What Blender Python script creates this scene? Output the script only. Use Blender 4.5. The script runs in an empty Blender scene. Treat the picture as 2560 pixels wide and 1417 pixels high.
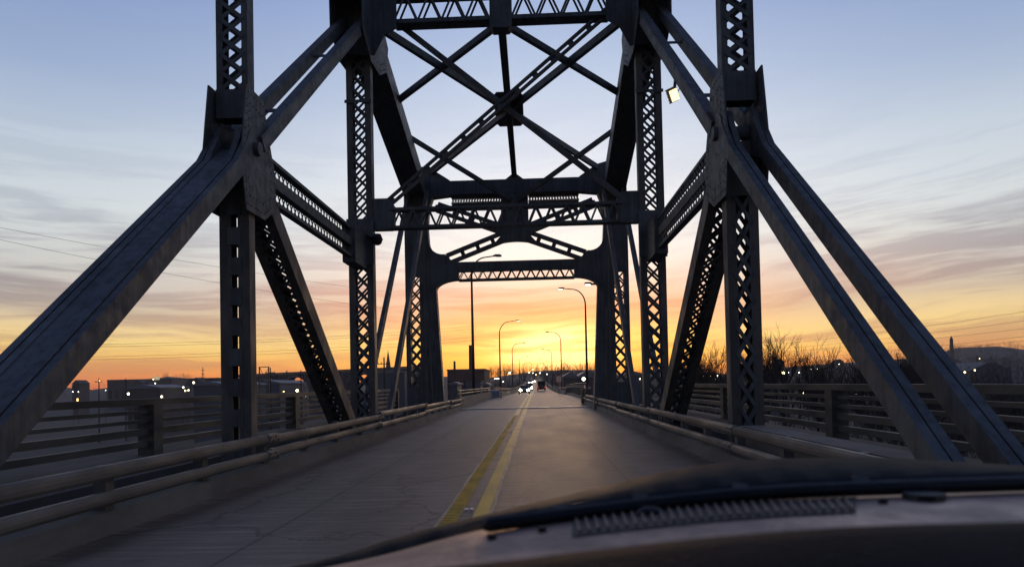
import bpy, math, random
from mathutils import Vector, Matrix
random.seed(7)
R = math.radians
V = Vector
SC = bpy.context.scene
COL = SC.collection

# ---------------------------------------------------------------- camera
F, PX, PY = 1707.0, 1280.0, 920.0            # focal length and principal point of the photograph, in its pixels
CAM_H = 1.4
ROLL = 0.021
cam_data = bpy.data.cameras.new('camera')
cam = bpy.data.objects.new('camera', cam_data)
COL.objects.link(cam)
cam_data.sensor_width = 36.0
cam_data.lens = F / 2560.0 * 36.0
cam_data.shift_y = (PY - 708.5) / 2560.0
cam_data.clip_start = 0.05
cam_data.clip_end = 12000.0
YAW, PITCH = math.atan(59.2 / F), math.atan(39.2 / F)
CAM_R = (Matrix.Rotation(YAW, 3, 'Z') @ Matrix.Rotation(R(90) + PITCH, 3, 'X') @ Matrix.Rotation(-ROLL, 3, 'Z'))
CAM_P = V((0.0, 0.0, CAM_H))
cam.matrix_world = Matrix.Translation(CAM_P) @ CAM_R.to_4x4()
cam_data.dof.use_dof = True
cam_data.dof.focus_distance = 32.0
cam_data.dof.aperture_fstop = 4.2
SC.camera = cam


def at(px, py, y):
    """world point seen at a pixel of the photograph, y metres ahead"""
    d = CAM_R @ V(((px - PX) / F, -(py - PY) / F, -1.0))
    return CAM_P + d * (y / d.y)


# ---------------------------------------------------------------- colour
def lin(r, g, b):
    f = lambda c: c / 12.92 if c <= 0.04045 else ((c + 0.055) / 1.055) ** 2.4
    return (f(r / 255.0), f(g / 255.0), f(b / 255.0), 1.0)


SC.view_settings.view_transform = 'Standard'
SC.view_settings.look = 'None'
SC.view_settings.exposure = 0.0
SC.view_settings.gamma = 1.0
SC.view_settings.use_curve_mapping = False

# ---------------------------------------------------------------- sky
SUN_EL, SUN_AZ = R(1.5), R(2.0)              # azimuth from +Y towards +X
world = bpy.data.worlds.new('World')
SC.world = world
world.use_nodes = True
nt = world.node_tree
nt.nodes.clear()


class NG:
    """tiny helper that wires shader maths"""
    def __init__(self, tree): self.t = tree
    def n(self, typ, **kw):
        nd = self.t.nodes.new(typ)
        for k, v in kw.items(): setattr(nd, k, v)
        return nd
    def put(self, sock, v):
        if isinstance(v, bpy.types.NodeSocket): self.t.links.new(v, sock)
        elif v is not None: sock.default_value = v
    def m(self, op, a, b=None, c=None, clamp=False):
        nd = self.n('ShaderNodeMath', operation=op, use_clamp=clamp)
        for i, v in enumerate((a, b, c)):
            if v is not None: self.put(nd.inputs[i], v)
        return nd.outputs[0]
    def mix(self, f, a, b, mode='MIX'):
        nd = self.n('ShaderNodeMix', data_type='RGBA', blend_type=mode)
        self.put(nd.inputs[0], f); self.put(nd.inputs[6], a); self.put(nd.inputs[7], b)
        return nd.outputs[2]
    def ramp(self, f, stops, interp='LINEAR'):
        nd = self.n('ShaderNodeValToRGB')
        cr = nd.color_ramp; cr.interpolation = interp
        while len(cr.elements) > 1: cr.elements.remove(cr.elements[0])
        cr.elements[0].position = stops[0][0]; cr.elements[0].color = stops[0][1]
        for p, c in stops[1:]:
            e = cr.elements.new(p); e.color = c
        self.put(nd.inputs[0], f)
        return nd.outputs[0]
    def noise(self, vec, scale, detail=4, rough=0.55, dist=0.0):
        nd = self.n('ShaderNodeTexNoise')
        if vec is not None: self.t.links.new(vec, nd.inputs['Vector'])
        nd.inputs['Scale'].default_value = scale; nd.inputs['Detail'].default_value = detail
        nd.inputs['Roughness'].default_value = rough; nd.inputs['Distortion'].default_value = dist
        return nd.outputs[0]
    def comb(self, x, y, z):
        nd = self.n('ShaderNodeCombineXYZ')
        for i, v in enumerate((x, y, z)): self.put(nd.inputs[i], v)
        return nd.outputs[0]
    def smooth(self, v, lo, hi, a=0.0, b=1.0):
        nd = self.n('ShaderNodeMapRange', interpolation_type='SMOOTHSTEP')
        self.put(nd.inputs[0], v)
        for i, x in enumerate((lo, hi, a, b)): nd.inputs[i + 1].default_value = x
        return nd.outputs[0]


def g1(v): return (v, v, v, 1.0)


g = NG(nt)
tc = g.n('ShaderNodeTexCoord')
sx = g.n('ShaderNodeSeparateXYZ'); nt.links.new(tc.outputs['Generated'], sx.inputs[0])
X_, Y_, Z_ = sx.outputs
el = g.m('MULTIPLY', g.m('ARCSINE', Z_), 180 / math.pi)           # degrees
az = g.m('MULTIPLY', g.m('ARCTAN2', X_, Y_), 180 / math.pi)
# warp so that the cloud streets lean as they do in the picture
warp = g.noise(g.comb(g.m('MULTIPLY', az, 0.05), g.m('MULTIPLY', el, 0.16), 3.0), 1.0, 3)
elw = g.m('ADD', el, g.m('MULTIPLY', g.m('SUBTRACT', warp, 0.5), 1.7))
t90 = g.m('DIVIDE', elw, 90.0, clamp=True)


def deg_stops(st): return [(max(0.0, d) / 90.0, lin(*c)) for d, c in st]


side = g.ramp(t90, deg_stops([(0, (236, 118, 60)), (0.9, (250, 146, 70)), (2.0, (255, 194, 98)), (3.4, (254, 222, 138)), (4.6, (240, 212, 158)),
                              (6.0, (202, 189, 170)), (7.8, (192, 190, 189)), (10, (196, 200, 202)), (13, (202, 211, 218)), (17, (188, 201, 216)),
                              (22, (146, 167, 203)), (29, (114, 138, 192)), (50, (82, 102, 155)), (90, (58, 74, 120))]))
cent = g.ramp(t90, deg_stops([(0, (246, 150, 62)), (1.0, (252, 182, 52)), (2.4, (255, 226, 84)), (4.0, (255, 222, 112)), (5.2, (252, 186, 126)),
                              (6.8, (249, 196, 164)), (8.6, (251, 228, 212)), (10.5, (249, 245, 240)), (14, (239, 243, 248)), (18, (222, 230, 243)),
                              (24, (188, 204, 230)), (29, (160, 180, 219)), (50, (90, 110, 162)), (90, (58, 74, 120))]))
dz = g.m('DIVIDE', g.m('SUBTRACT', az, 1.5), g.smooth(el, 3.0, 9.5, 9.0, 17.5))
cfac = g.m('POWER', 2.718, g.m('MULTIPLY', g.m('MULTIPLY', dz, dz), -0.5))
sky = g.mix(cfac, side, cent)
# streaky cloud: lean to the right of the sun
lean = g.m('SUBTRACT', el, g.m('MULTIPLY', g.m('MAXIMUM', az, 0.0), 0.085))
lean = g.m('ADD', lean, g.m('MULTIPLY', g.m('SUBTRACT', warp, 0.5), 2.6))
cv = g.comb(g.m('MULTIPLY', az, 0.045), g.m('MULTIPLY', lean, 0.5), 0.0)
c1 = g.noise(cv, 1.0, 7, 0.6, 0.35)
cv2 = g.comb(g.m('MULTIPLY', az, 0.11), g.m('MULTIPLY', lean, 1.6), 5.0)
c2 = g.noise(cv2, 1.0, 5, 0.6, 0.2)
cl = g.smooth(g.m('ADD', g.m('MULTIPLY', c1, 0.70), g.m('MULTIPLY', c2, 0.30)), 0.44, 0.59)
amt = g.ramp(g.m('DIVIDE', el, 90.0, clamp=True), [(0, g1(.55)), (2.0 / 90, g1(.72)), (5 / 90, g1(.85)), (7.5 / 90, g1(1)), (11 / 90, g1(.9)), (14.5 / 90, g1(.5)), (20 / 90, g1(.2)), (30 / 90, g1(.1))])
ccol_s = g.ramp(g.m('DIVIDE', el, 90.0, clamp=True), deg_stops([(0, (206, 108, 72)), (2.0, (204, 140, 98)), (4, (196, 158, 126)), (6.5, (156, 146, 150)), (9, (138, 142, 156)), (13, (158, 168, 184)), (20, (160, 176, 205)), (40, (115, 138, 185)), (90, (66, 88, 145))]))
ccol_c = g.ramp(g.m('DIVIDE', el, 90.0, clamp=True), deg_stops([(0, (232, 128, 60)), (2.0, (250, 176, 72)), (4, (247, 156, 92)), (6.5, (246, 160, 126)), (9, (236, 206, 196)), (13, (222, 225, 233)), (20, (188, 202, 226)), (40, (118, 140, 188)), (90, (66, 88, 145))]))
ccol = g.mix(cfac, ccol_s, ccol_c)
sky = g.mix(g.m('MULTIPLY', cl, amt), sky, ccol)
# glow of the sun behind the cloud, broken by the streaks
gx = g.m('DIVIDE', g.m('SUBTRACT', az, 1.6), 3.9)
gy = g.m('DIVIDE', g.m('SUBTRACT', elw, 2.8), 1.35)
glow = g.m('POWER', 2.718, g.m('MULTIPLY', g.m('ADD', g.m('MULTIPLY', gx, gx), g.m('MULTIPLY', gy, gy)), -1.0))
glow = g.m('MULTIPLY', glow, g.m('SUBTRACT', 1.1, g.m('MULTIPLY', cl, 0.85)))
sky = g.mix(g.m('MULTIPLY', glow, 2.2), sky, (1.0, 0.88, 0.50, 1.0), 'ADD')
# the east half of a dusk sky is dimmer and bluer
east = g.smooth(g.m('ABSOLUTE', az), 50.0, 165.0)
sky = g.mix(g.m('MULTIPLY', east, 0.92), sky, g.mix(1.0, sky, (0.27, 0.33, 0.44, 1.0), 'MULTIPLY'))
nish = g.n('ShaderNodeTexSky', sky_type='NISHITA')
nish.sun_disc = False
nish.sun_elevation = SUN_EL
nish.sun_rotation = SUN_AZ
nish.air_density = 1.2
nish.dust_density = 1.0
bg1 = g.n('ShaderNodeBackground'); nt.links.new(nish.outputs[0], bg1.inputs[0]); bg1.inputs[1].default_value = 0.05
bg2 = g.n('ShaderNodeBackground'); nt.links.new(sky, bg2.inputs[0]); bg2.inputs[1].default_value = 1.0
ad = g.n('ShaderNodeAddShader'); nt.links.new(bg1.outputs[0], ad.inputs[0]); nt.links.new(bg2.outputs[0], ad.inputs[1])
wo = g.n('ShaderNodeOutputWorld'); nt.links.new(ad.outputs[0], wo.inputs[0])

sun_data = bpy.data.lights.new('sun', 'SUN')
sun_data.energy = 0.6
sun_data.angle = R(8)
sun_data.color = (1.0, 0.62, 0.35)
sun = bpy.data.objects.new('sun', sun_data)
COL.objects.link(sun)
sd = V((math.sin(SUN_AZ) * math.cos(R(3)), math.cos(SUN_AZ) * math.cos(R(3)), math.sin(R(3))))
sun.rotation_euler = sd.to_track_quat('Z', 'Y').to_euler()
sun.location = sd * 500

# ---------------------------------------------------------------- materials
MATS = {}


def mat(name, c1, c2=None, scale=3.0, rough=0.6, metal=0.0, spec=0.4, bump=0.0, stretch=(1, 1, 1), detail=6, r2=None, lo=0.35, hi=0.65, bdist=0.02):
    if name in MATS: return MATS[name]
    m = bpy.data.materials.new(name); m.use_nodes = True
    t = m.node_tree; t.nodes.clear(); q = NG(t)
    out = q.n('ShaderNodeOutputMaterial'); p = q.n('ShaderNodeBsdfPrincipled')
    t.links.new(p.outputs[0], out.inputs[0])
    p.inputs['Roughness'].default_value = rough; p.inputs['Metallic'].default_value = metal
    p.inputs['Specular IOR Level'].default_value = spec
    c2 = c2 or tuple(x * 0.7 for x in c1)
    geo = q.n('ShaderNodeNewGeometry')
    mp = q.n('ShaderNodeMapping'); mp.inputs['Scale'].default_value = stretch
    t.links.new(geo.outputs['Position'], mp.inputs[0])
    nz = q.noise(mp.outputs[0], scale, detail)
    f = q.smooth(nz, lo, hi)
    t.links.new(q.mix(f, (*c1, 1), (*c2, 1)), p.inputs['Base Color'])
    if r2 is not None:
        t.links.new(q.smooth(nz, lo, hi, rough, r2), p.inputs['Roughness'])
    if bump:
        b = q.n('ShaderNodeBump'); b.inputs['Strength'].default_value = bump; b.inputs['Distance'].default_value = bdist
        t.links.new(q.noise(mp.outputs[0], scale * 6, 4), b.inputs['Height']); t.links.new(b.outputs[0], p.inputs['Normal'])
    MATS[name] = m
    return m


def emat(name, col, strength):
    if name in MATS: return MATS[name]
    m = bpy.data.materials.new(name); m.use_nodes = True
    t = m.node_tree; t.nodes.clear(); q = NG(t)
    e = q.n('ShaderNodeEmission'); e.inputs[0].default_value = (*col, 1); e.inputs[1].default_value = strength
    o = q.n('ShaderNodeOutputMaterial'); t.links.new(e.outputs[0], o.inputs[0])
    MATS[name] = m
    return m




def steel_mat(name, c1, c2, rust):
    m = bpy.data.materials.new(name); m.use_nodes = True
    t = m.node_tree; t.nodes.clear(); q = NG(t)
    out = q.n('ShaderNodeOutputMaterial'); p = q.n('ShaderNodeBsdfPrincipled'); t.links.new(p.outputs[0], out.inputs[0])
    geo = q.n('ShaderNodeNewGeometry'); s_ = q.n('ShaderNodeSeparateXYZ'); t.links.new(geo.outputs['Position'], s_.inputs[0]); x, y, z = s_.outputs
    pos = geo.outputs['Position']
    big = q.noise(pos, .9, 6, .6)
    streak = q.noise(q.comb(q.m('MULTIPLY', x, 9), q.m('MULTIPLY', y, 9), q.m('MULTIPLY', z, .55)), 1.0, 5, .6)
    spot = q.noise(pos, 5.5, 7, .7)
    col = q.mix(q.smooth(q.m('ADD', q.m('MULTIPLY', big, .5), q.m('MULTIPLY', streak, .5)), .4, .6), (*c1, 1), (*c2, 1))
    rf = q.m('MULTIPLY', q.smooth(q.m('ADD', q.m('MULTIPLY', spot, .6), q.m('MULTIPLY', streak, .4)), .56, .68), .75)
    col = q.mix(rf, col, (*rust, 1))
    t.links.new(col, p.inputs['Base Color'])
    t.links.new(q.smooth(spot, .35, .65, .5, .75), p.inputs['Roughness']); p.inputs['Specular IOR Level'].default_value = .38
    b_ = q.n('ShaderNodeBump'); b_.inputs['Strength'].default_value = .35; b_.inputs['Distance'].default_value = .012
    t.links.new(spot, b_.inputs['Height']); t.links.new(b_.outputs[0], p.inputs['Normal'])
    MATS[name] = m
    return m


STEEL = steel_mat('painted_steel', (.094, .102, .108), (.052, .055, .058), (.085, .052, .036))
STEEL_L = mat('worn_steel', (.115, .103, .092), (.068, .063, .06), 2.2, .55, 0, .4, .25, (1, 1, .4), 8, .75)
RAILM = mat('galvanised_rail', (.145, .127, .106), (.085, .074, .063), 2.6, .5, 0, .4, .2, (1, .25, 1), 6, .7)
CONC = mat('concrete', (.17, .148, .125), (.11, .095, .082), 1.3, .85, 0, .25, .4, (1, .5, 1.4), 8)
CONC_D = mat('old_concrete', (.10, .093, .085), (.065, .06, .056), .8, .9, 0, .2, .4, (1, .6, 1.2), 8)
WOODM = mat('weathered_timber', (.13, .10, .075), (.07, .055, .045), 3, .8, 0, .3, .4, (1, 6, 6), 6)
POLEM = mat('lamp_pole_metal', (.06, .05, .045), (.04, .035, .03), 2, .45, .3, .5)
BRICK = mat('dark_brick', (.10, .05, .04), (.07, .035, .03), .3, .9, 0, .2)
ROOFW = mat('pale_roof', (.17, .17, .19), (.12, .12, .14), .05, .7)
WALLG = mat('grey_cladding', (.085, .088, .098), (.06, .063, .07), .08, .7, stretch=(1, 1, .3))
WALLB = mat('brown_wall', (.10, .08, .075), (.07, .06, .055), .06, .85)
STONE = mat('dark_stone', (.07, .065, .065), (.05, .045, .045), .1, .9)
BARK = mat('bare_bark', (.035, .028, .022), (.025, .02, .017), 1.5, .9)
TWIG = mat('far_twigs', (.05, .038, .035), (.032, .026, .026), .02, .95)
BLACK = mat('black_plastic', (.012, .013, .015), (.008, .009, .01), 4, .55, 0, .4, .2)
DARKCAR = mat('dark_car_paint', (.02, .02, .025), (.017, .017, .02), 2, .3, 0, .5)
GLASSD = mat('dark_glass', (.015, .018, .022), (.012, .014, .018), 2, .12, 0, .5)
WIRE = mat('wire_cable', (.02, .02, .022), (.018, .018, .02), 1, .6)
LAMP_W = emat('lamp_white', (1.0, .93, .72), 14.0)
LAMP_Y = emat('lamp_warm', (1.0, .78, .34), 16.0)
LAMP_S = emat('lamp_street_glow', (1.0, .86, .62), 7.0)
HEAD = emat('headlight_glow', (1.0, .90, .58), 90.0)
TAIL = emat('tail_glow', (1.0, .04, .05), 3.0)
WINL = emat('lit_window', (1.0, .72, .25), 3.0)
CABLIT = emat('cabinet_glow', (.95, .85, .4), 3.0)


def road_mat():
    m = bpy.data.materials.new('bridge_road'); m.use_nodes = True
    t = m.node_tree; t.nodes.clear(); q = NG(t)
    out = q.n('ShaderNodeOutputMaterial'); p = q.n('ShaderNodeBsdfPrincipled'); t.links.new(p.outputs[0], out.inputs[0])
    geo = q.n('ShaderNodeNewGeometry')
    s = q.n('ShaderNodeSeparateXYZ'); t.links.new(geo.outputs['Position'], s.inputs[0])
    x, y, z = s.outputs
    base = q.noise(q.comb(q.m('MULTIPLY', x, .9), q.m('MULTIPLY', y, .28), 0.0), 1.0, 8, .62)
    tine = q.noise(q.comb(q.m('MULTIPLY', x, .8), q.m('MULTIPLY', y, 11.0), 2.0), 1.0, 4, .7)
    fine = q.noise(q.comb(q.m('MULTIPLY', x, 14), q.m('MULTIPLY', y, 14), 4.0), 1.0, 5, .7)
    col = q.mix(q.smooth(base, .3, .7), (.115, .080, .056, 1), (.25, .182, .132, 1))
    col = q.mix(q.m('MULTIPLY', q.smooth(tine, .46, .70), .75), col, (.37, .285, .22, 1))
    col = q.mix(q.m('MULTIPLY', q.smooth(fine, .5, .8), .4), col, (.05, .045, .042, 1))
    # wheel tracks polished darker, oil drip between them
    for cx, w, k in ((-3.35, .42, .30), (-1.75, .42, .30), (.25, .42, .34), (1.85, .42, .34), (1.05, .35, .42), (-2.55, .35, .35)):
        d = q.m('DIVIDE', q.m('SUBTRACT', q.m('ADD', x, q.m('MULTIPLY', q.m('SUBTRACT', base, .5), .8)), cx), w)
        tr = q.m('POWER', 2.718, q.m('MULTIPLY', q.m('MULTIPLY', d, d), -1.0))
        col = q.mix(q.m('MULTIPLY', tr, k), col, (.050, .040, .033, 1))
    stain = q.noise(q.comb(q.m('MULTIPLY', x, .8), q.m('MULTIPLY', y, .5), 9.0), 1.0, 5, .6)
    col = q.mix(q.m('MULTIPLY', q.smooth(stain, .58, .7), .5), col, (.04, .036, .034, 1))
    vo = q.n('ShaderNodeTexVoronoi', feature='DISTANCE_TO_EDGE'); vo.inputs['Scale'].default_value = .42
    wob = q.m('MULTIPLY', q.m('SUBTRACT', fine, .5), .35); wob2 = q.m('MULTIPLY', q.m('SUBTRACT', stain, .5), 2.2)
    t.links.new(q.comb(q.m('ADD', x, q.m('ADD', wob, wob2)), q.m('ADD', q.m('MULTIPLY', y, .6), q.m('ADD', wob, wob2)), 0.0), vo.inputs['Vector'])
    col = q.mix(q.m('MULTIPLY', q.smooth(vo.outputs[0], .004, .016, 1.0, 0.0), .6), col, (.028, .024, .022, 1))
    for cx, w, k in ((1.28, .02, .7), (-2.62, .02, .7), (-3.95, .16, .55), (2.78, .16, .55)):
        d = q.m('DIVIDE', q.m('SUBTRACT', q.m('ADD', x, q.m('MULTIPLY', wob, .12)), cx), w)
        col = q.mix(q.m('MULTIPLY', q.m('POWER', 2.718, q.m('MULTIPLY', q.m('MULTIPLY', d, d), -1.0)), k), col, (.038, .032, .028, 1))
    t.links.new(col, p.inputs['Base Color'])
    t.links.new(q.smooth(base, .3, .7, .60, .67), p.inputs['Roughness'])
    p.inputs['Specular IOR Level'].default_value = .35
    b = q.n('ShaderNodeBump'); b.inputs['Strength'].default_value = .5; b.inputs['Distance'].default_value = .006
    t.links.new(q.m('ADD', q.m('MULTIPLY', tine, .7), fine), b.inputs['Height']); t.links.new(b.outputs[0], p.inputs['Normal'])
    return m


ROAD = road_mat()
YEL = mat('yellow_paint', (.74, .43, .04), (.48, .30, .05), 2.2, .6, 0, .35, .3, (1, .4, 1), 8)
WHT = mat('pale_paint', (.48, .38, .25), (.28, .22, .14), 2.5, .6, 0, .35, .2, (1, .5, 1), 8)

# ---------------------------------------------------------------- mesh helpers


class MB:
    def __init__(self): self.v = []; self.f = []
    def add(self, vs, fs):
        o = len(self.v); self.v += [tuple(a) for a in vs]; self.f += [tuple(i + o for i in q) for q in fs]
        return self
    def box(self, c, s, rot=None):
        c = V(c); hx, hy, hz = s[0] / 2, s[1] / 2, s[2] / 2
        vs = [V((a * hx, b * hy, d * hz)) for a in (-1, 1) for b in (-1, 1) for d in (-1, 1)]
        if rot is not None: vs = [rot @ a for a in vs]
        return self.add([c + a for a in vs], [(0, 1, 3, 2), (4, 6, 7, 5), (0, 4, 5, 1), (2, 3, 7, 6), (0, 2, 6, 4), (1, 5, 7, 3)])
    def bx(self, x0, x1, y0, y1, z0, z1):
        return self.box(((x0 + x1) / 2, (y0 + y1) / 2, (z0 + z1) / 2), (abs(x1 - x0), abs(y1 - y0), abs(z1 - z0)))
    def bar(self, p0, p1, w, d, side=(1, 0, 0)):
        """box from p0 to p1, w wide along side, d deep across"""
        p0, p1 = V(p0), V(p1); a = (p1 - p0).normalized(); s = V(side); s = (s - a * s.dot(a)).normalized(); n = a.cross(s)
        vs = []
        for p in (p0, p1):
            for i, j in ((-1, -1), (1, -1), (1, 1), (-1, 1)): vs.append(p + s * (i * w / 2) + n * (j * d / 2))
        return self.add(vs, [(3, 2, 1, 0), (4, 5, 6, 7), (0, 1, 5, 4), (1, 2, 6, 5), (2, 3, 7, 6), (3, 0, 4, 7)])
    def tube(self, pts, rad, n=8, cap=True):
        pts = [V(p) for p in pts]; k = len(pts)
        rr = rad if isinstance(rad, (list, tuple)) else [rad] * k
        vs = []; ref = None
        for i, p in enumerate(pts):
            a = (pts[min(i + 1, k - 1)] - pts[max(i - 1, 0)]).normalized()
            if ref is None: ref = a.orthogonal().normalized()
            s = (ref - a * ref.dot(a)); s = s.normalized() if s.length > 1e-6 else a.orthogonal().normalized(); ref = s
            t = a.cross(s)
            for j in range(n):
                w = 2 * math.pi * j / n; vs.append(p + (s * math.cos(w) + t * math.sin(w)) * rr[i])
        fs = [(i * n + j, i * n + (j + 1) % n, (i + 1) * n + (j + 1) % n, (i + 1) * n + j) for i in range(k - 1) for j in range(n)]
        if cap: fs += [tuple(reversed(range(n))), tuple(range((k - 1) * n, k * n))]
        return self.add(vs, fs)
    def prism(self, poly, origin, ua, va, depth):
        """polygon (u, v) pairs in the plane of axes ua, va, extruded along their normal by depth (centred)"""
        o, u, w = V(origin), V(ua), V(va); nrm = u.cross(w).normalized(); k = len(poly)
        vs = [o + u * a + w * b - nrm * depth / 2 for a, b in poly] + [o + u * a + w * b + nrm * depth / 2 for a, b in poly]
        fs = [tuple(reversed(range(k))), tuple(range(k, 2 * k))] + [(i, (i + 1) % k, k + (i + 1) % k, k + i) for i in range(k)]
        return self.add(vs, fs)
    def sphere(self, c, r, n=10, m=6, s=(1, 1, 1)):
        c = V(c); vs = []; fs = []
        for i in range(m + 1):
            th = math.pi * i / m
            for j in range(n):
                ph = 2 * math.pi * j / n
                vs.append(c + V((math.sin(th) * math.cos(ph) * s[0], math.sin(th) * math.sin(ph) * s[1], math.cos(th) * s[2])) * r)
        for i in range(m):
            for j in range(n): fs.append((i * n + j, (i + 1) * n + j, (i + 1) * n + (j + 1) % n, i * n + (j + 1) % n))
        return self.add(vs, fs)
    def mesh(self, name):
        me = bpy.data.meshes.new(name); me.from_pydata(self.v, [], self.f); me.update()
        return me
    def build(self, name, m, parent=None, smooth=False):
        me = self.mesh(name); me.materials.append(m)
        if smooth:
            me.polygons.foreach_set('use_smooth', [True] * len(me.polygons))
        return link(name, me, parent)


def link(name, data, parent=None):
    o = bpy.data.objects.new(name, data); COL.objects.link(o)
    if parent is not None: o.parent = parent
    return o


def tag(o, label, cat, group=None, kind=None):
    o['label'] = label
    o['category'] = cat
    if group: o['group'] = group
    if kind: o['kind'] = kind
    return o


def empty(name, label, cat, loc=(0, 0, 0), group=None, rz=0.0):
    o = link(name, None); o.empty_display_size = .3; o.location = loc; o.rotation_euler = (0, 0, rz)
    return tag(o, label, cat, group)


def structure(o, label, cat): return tag(o, label, cat, kind='structure')


def kids(o): return [c for c in COL.objects if c.parent == o]


def copy_tree(o, parent=None):
    c = o.copy(); COL.objects.link(c); c.parent = parent
    for ch in list(o.children): copy_tree(ch, c)
    return c


# ================================================================ SETTING
XC, HW = -0.88, 4.72                       # centre line of the bridge and half the distance between its trusses
YA, YB, YC = 12.7, 22.1, 34.8              # panel points: hanger post, tall post, portal
ROAD_L, ROAD_R = -4.22, 3.0


def road_z(y):
    pts = [(-30, 0), (60, 0), (130, -.45), (190, -.35), (330, 1.4), (520, 4.0), (700, 9.0)]
    for (a, za), (b, zb) in zip(pts, pts[1:]):
        if y <= b:
            f = (y - a) / (b - a); f = f * f * (3 - 2 * f)
            return za + (zb - za) * f
    return pts[-1][1]


def strip(x0f, x1f, y0, y1, step, dz, name, m, parent=None):
    b = MB(); ys = []; y = y0
    while y < y1 - 1e-6: ys.append(y); y += step
    ys.append(y1); vs = []; fs = []
    for y in ys:
        z = road_z(y) + dz
        vs += [(x0f(y), y, z), (x1f(y), y, z)]
    for i in range(len(ys) - 1): fs.append((2 * i, 2 * i + 1, 2 * i + 3, 2 * i + 2))
    b.add(vs, fs)
    return b.build(name, m, parent)


def right_edge(y):
    return ROAD_R + max(0.0, min(1.0, (y - 46) / 14.0)) * .9


road = strip(lambda y: ROAD_L - (0 if y < 39 else .1), right_edge, -14, 690, 2.5, .0, 'road', ROAD)
structure(road, 'brownish two lane concrete bridge road running to the sunset', 'road')
CX0 = -0.785
for k, (a, b_) in enumerate(((-.21, -.06), (.085, .24))):
    strip(lambda y: CX0 + a, lambda y: CX0 + b_, -6, 420, 4, .005, 'yellow_line', YEL, road)
for a in (-.252, .242):
    # pale worn border along the outside of each yellow band, a little wavy
    b = MB(); ys = [-6 + .35 * i for i in range(70)] + [46.5 + 6 * i for i in range(60)]
    vs = []; fs = []
    for y in ys:
        w = .006 * math.sin(y * 1.7) + .005 * math.sin(y * 4.1 + 1)
        vs += [(CX0 + a + w, y, road_z(y) + .009), (CX0 + a + .042 + w, y, road_z(y) + .009)]
    for i in range(len(ys) - 1): fs.append((2 * i, 2 * i + 1, 2 * i + 3, 2 * i + 2))
    b.add(vs, fs); b.build('line_edge', WHT, road)
b = MB(); y = -1.0
while y < 30:
    b.box((CX0 - .145, y, .010), (.15, .035, .010)); y += .085
rb = b.build('line_rib', YEL, road); rb['kind'] = 'stuff'
MARK = mat('marker_lens', (.55, .55, .6), (.4, .4, .5), 3, .2)
for yy in (7.6, 20.0, 32.0):
    for dx in (-.02, .04): MB().box((CX0 + dx, yy, .016), (.035, .05, .02)).build('road_marker', MARK, road)
JOINTM = mat('joint_steel', (.85, .76, .68), (.7, .62, .55), 3, .45)
MB().bx(ROAD_L + .05, 2.95, 38.3, 38.7, .006, .055).build('expansion_joint', JOINTM, road)
MB().bx(ROAD_L + .05, 2.95, 38.75, 39.0, .005, .010).build('expansion_joint', STEEL, road)

# deck under road and walkways
b = MB(); b.bx(-8.7, 6.95, -14, 39.5, -.62, -.06); b.bx(-6.4, 5.6, 39.6, 200, -1.1, -.9)
deck = b.build('bridge_deck', CONC_D); structure(deck, 'dark concrete deck slab carrying the road and walkways', 'bridge deck')
for s, x0, x1 in ((-1, -8.5, -6.25), (1, 4.5, 6.75)):
    b = MB(); b.bx(x0, x1, -14, 39.4, -.05, .10)
    o = b.build('walkway', CONC_D)
    structure(o, 'concrete walkway outside the %s truss of the bridge' % ('left' if s < 0 else 'right'), 'walkway')
# approach embankment sides
b = MB()
vs = []; fs = []
for i in range(60):
    y = 60 + i * 10.6; z = road_z(y)
    vs += [(-5.4, y, z - .12), (5.2, y, z - .12), (14, y, -13.5), (-14, y, -13.5)]
for i in range(59):
    a = 4 * i; c = a + 4
    fs += [(a, a + 1, c + 1, c), (a + 1, a + 2, c + 2, c + 1), (a + 3, a, c, c + 3)]
b.add(vs, fs)
GRASS = mat('winter_turf', (.05, .045, .03), (.035, .03, .024), .3, .95)
o = b.build('embankment', GRASS); structure(o, 'dark embankment that carries the approach road', 'embankment')

# ground and hills
GROUND = mat('dark_ground', (.028, .026, .026), (.02, .018, .018), .02, .95)
rnd = random.Random(3)


def hill_h(x, y):
    d = math.hypot(x, y)
    f = max(0.0, min(1.0, (d - 420) / 900.0)); f = f * f * (3 - 2 * f)
    a = math.degrees(math.atan2(x, y))
    prof = 30 + 7 * math.sin(a * .21 + 1) + 5 * math.sin(a * .63 + .4) + 3 * math.sin(a * 1.7) + max(0, a - 8) * .62 - max(0, -a - 12) * .25
    return -13.6 + f * prof


b = MB(); NR, NA = 44, 150
for i in range(NR):
    d = 15 * (1750 / 15) ** (i / (NR - 1))
    for j in range(NA):
        a = 2 * math.pi * j / NA
        x, y = d * math.sin(a), d * math.cos(a)
        b.v.append((x, y, hill_h(x, y)))
for i in range(NR - 1):
    for j in range(NA): b.f.append((i * NA + j, i * NA + (j + 1) % NA, (i + 1) * NA + (j + 1) % NA, (i + 1) * NA + j))
b.v.append((0, 0, -13.6)); c0 = len(b.v) - 1
for j in range(NA): b.f.append((c0, (j + 1) % NA, j))
o = b.build('ground', GROUND, smooth=True); structure(o, 'dark dusk ground rising to low hills on the horizon', 'ground')

# ================================================================ TRUSS BRIDGE
bridge = empty('truss_bridge', 'dark steel through truss bridge with laced posts and a plated portal over the road', 'bridge')
LACE_N = [0]
LACE_MESH = {}


def lace_mesh(length, w, t):
    k = (round(length, 3), w, t)
    if k not in LACE_MESH:
        b = MB(); b.box((0, 0, 0), (length, w, t)); me = b.mesh('lacing_bar'); me.materials.append(STEEL); LACE_MESH[k] = me
    return LACE_MESH[k]


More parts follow.
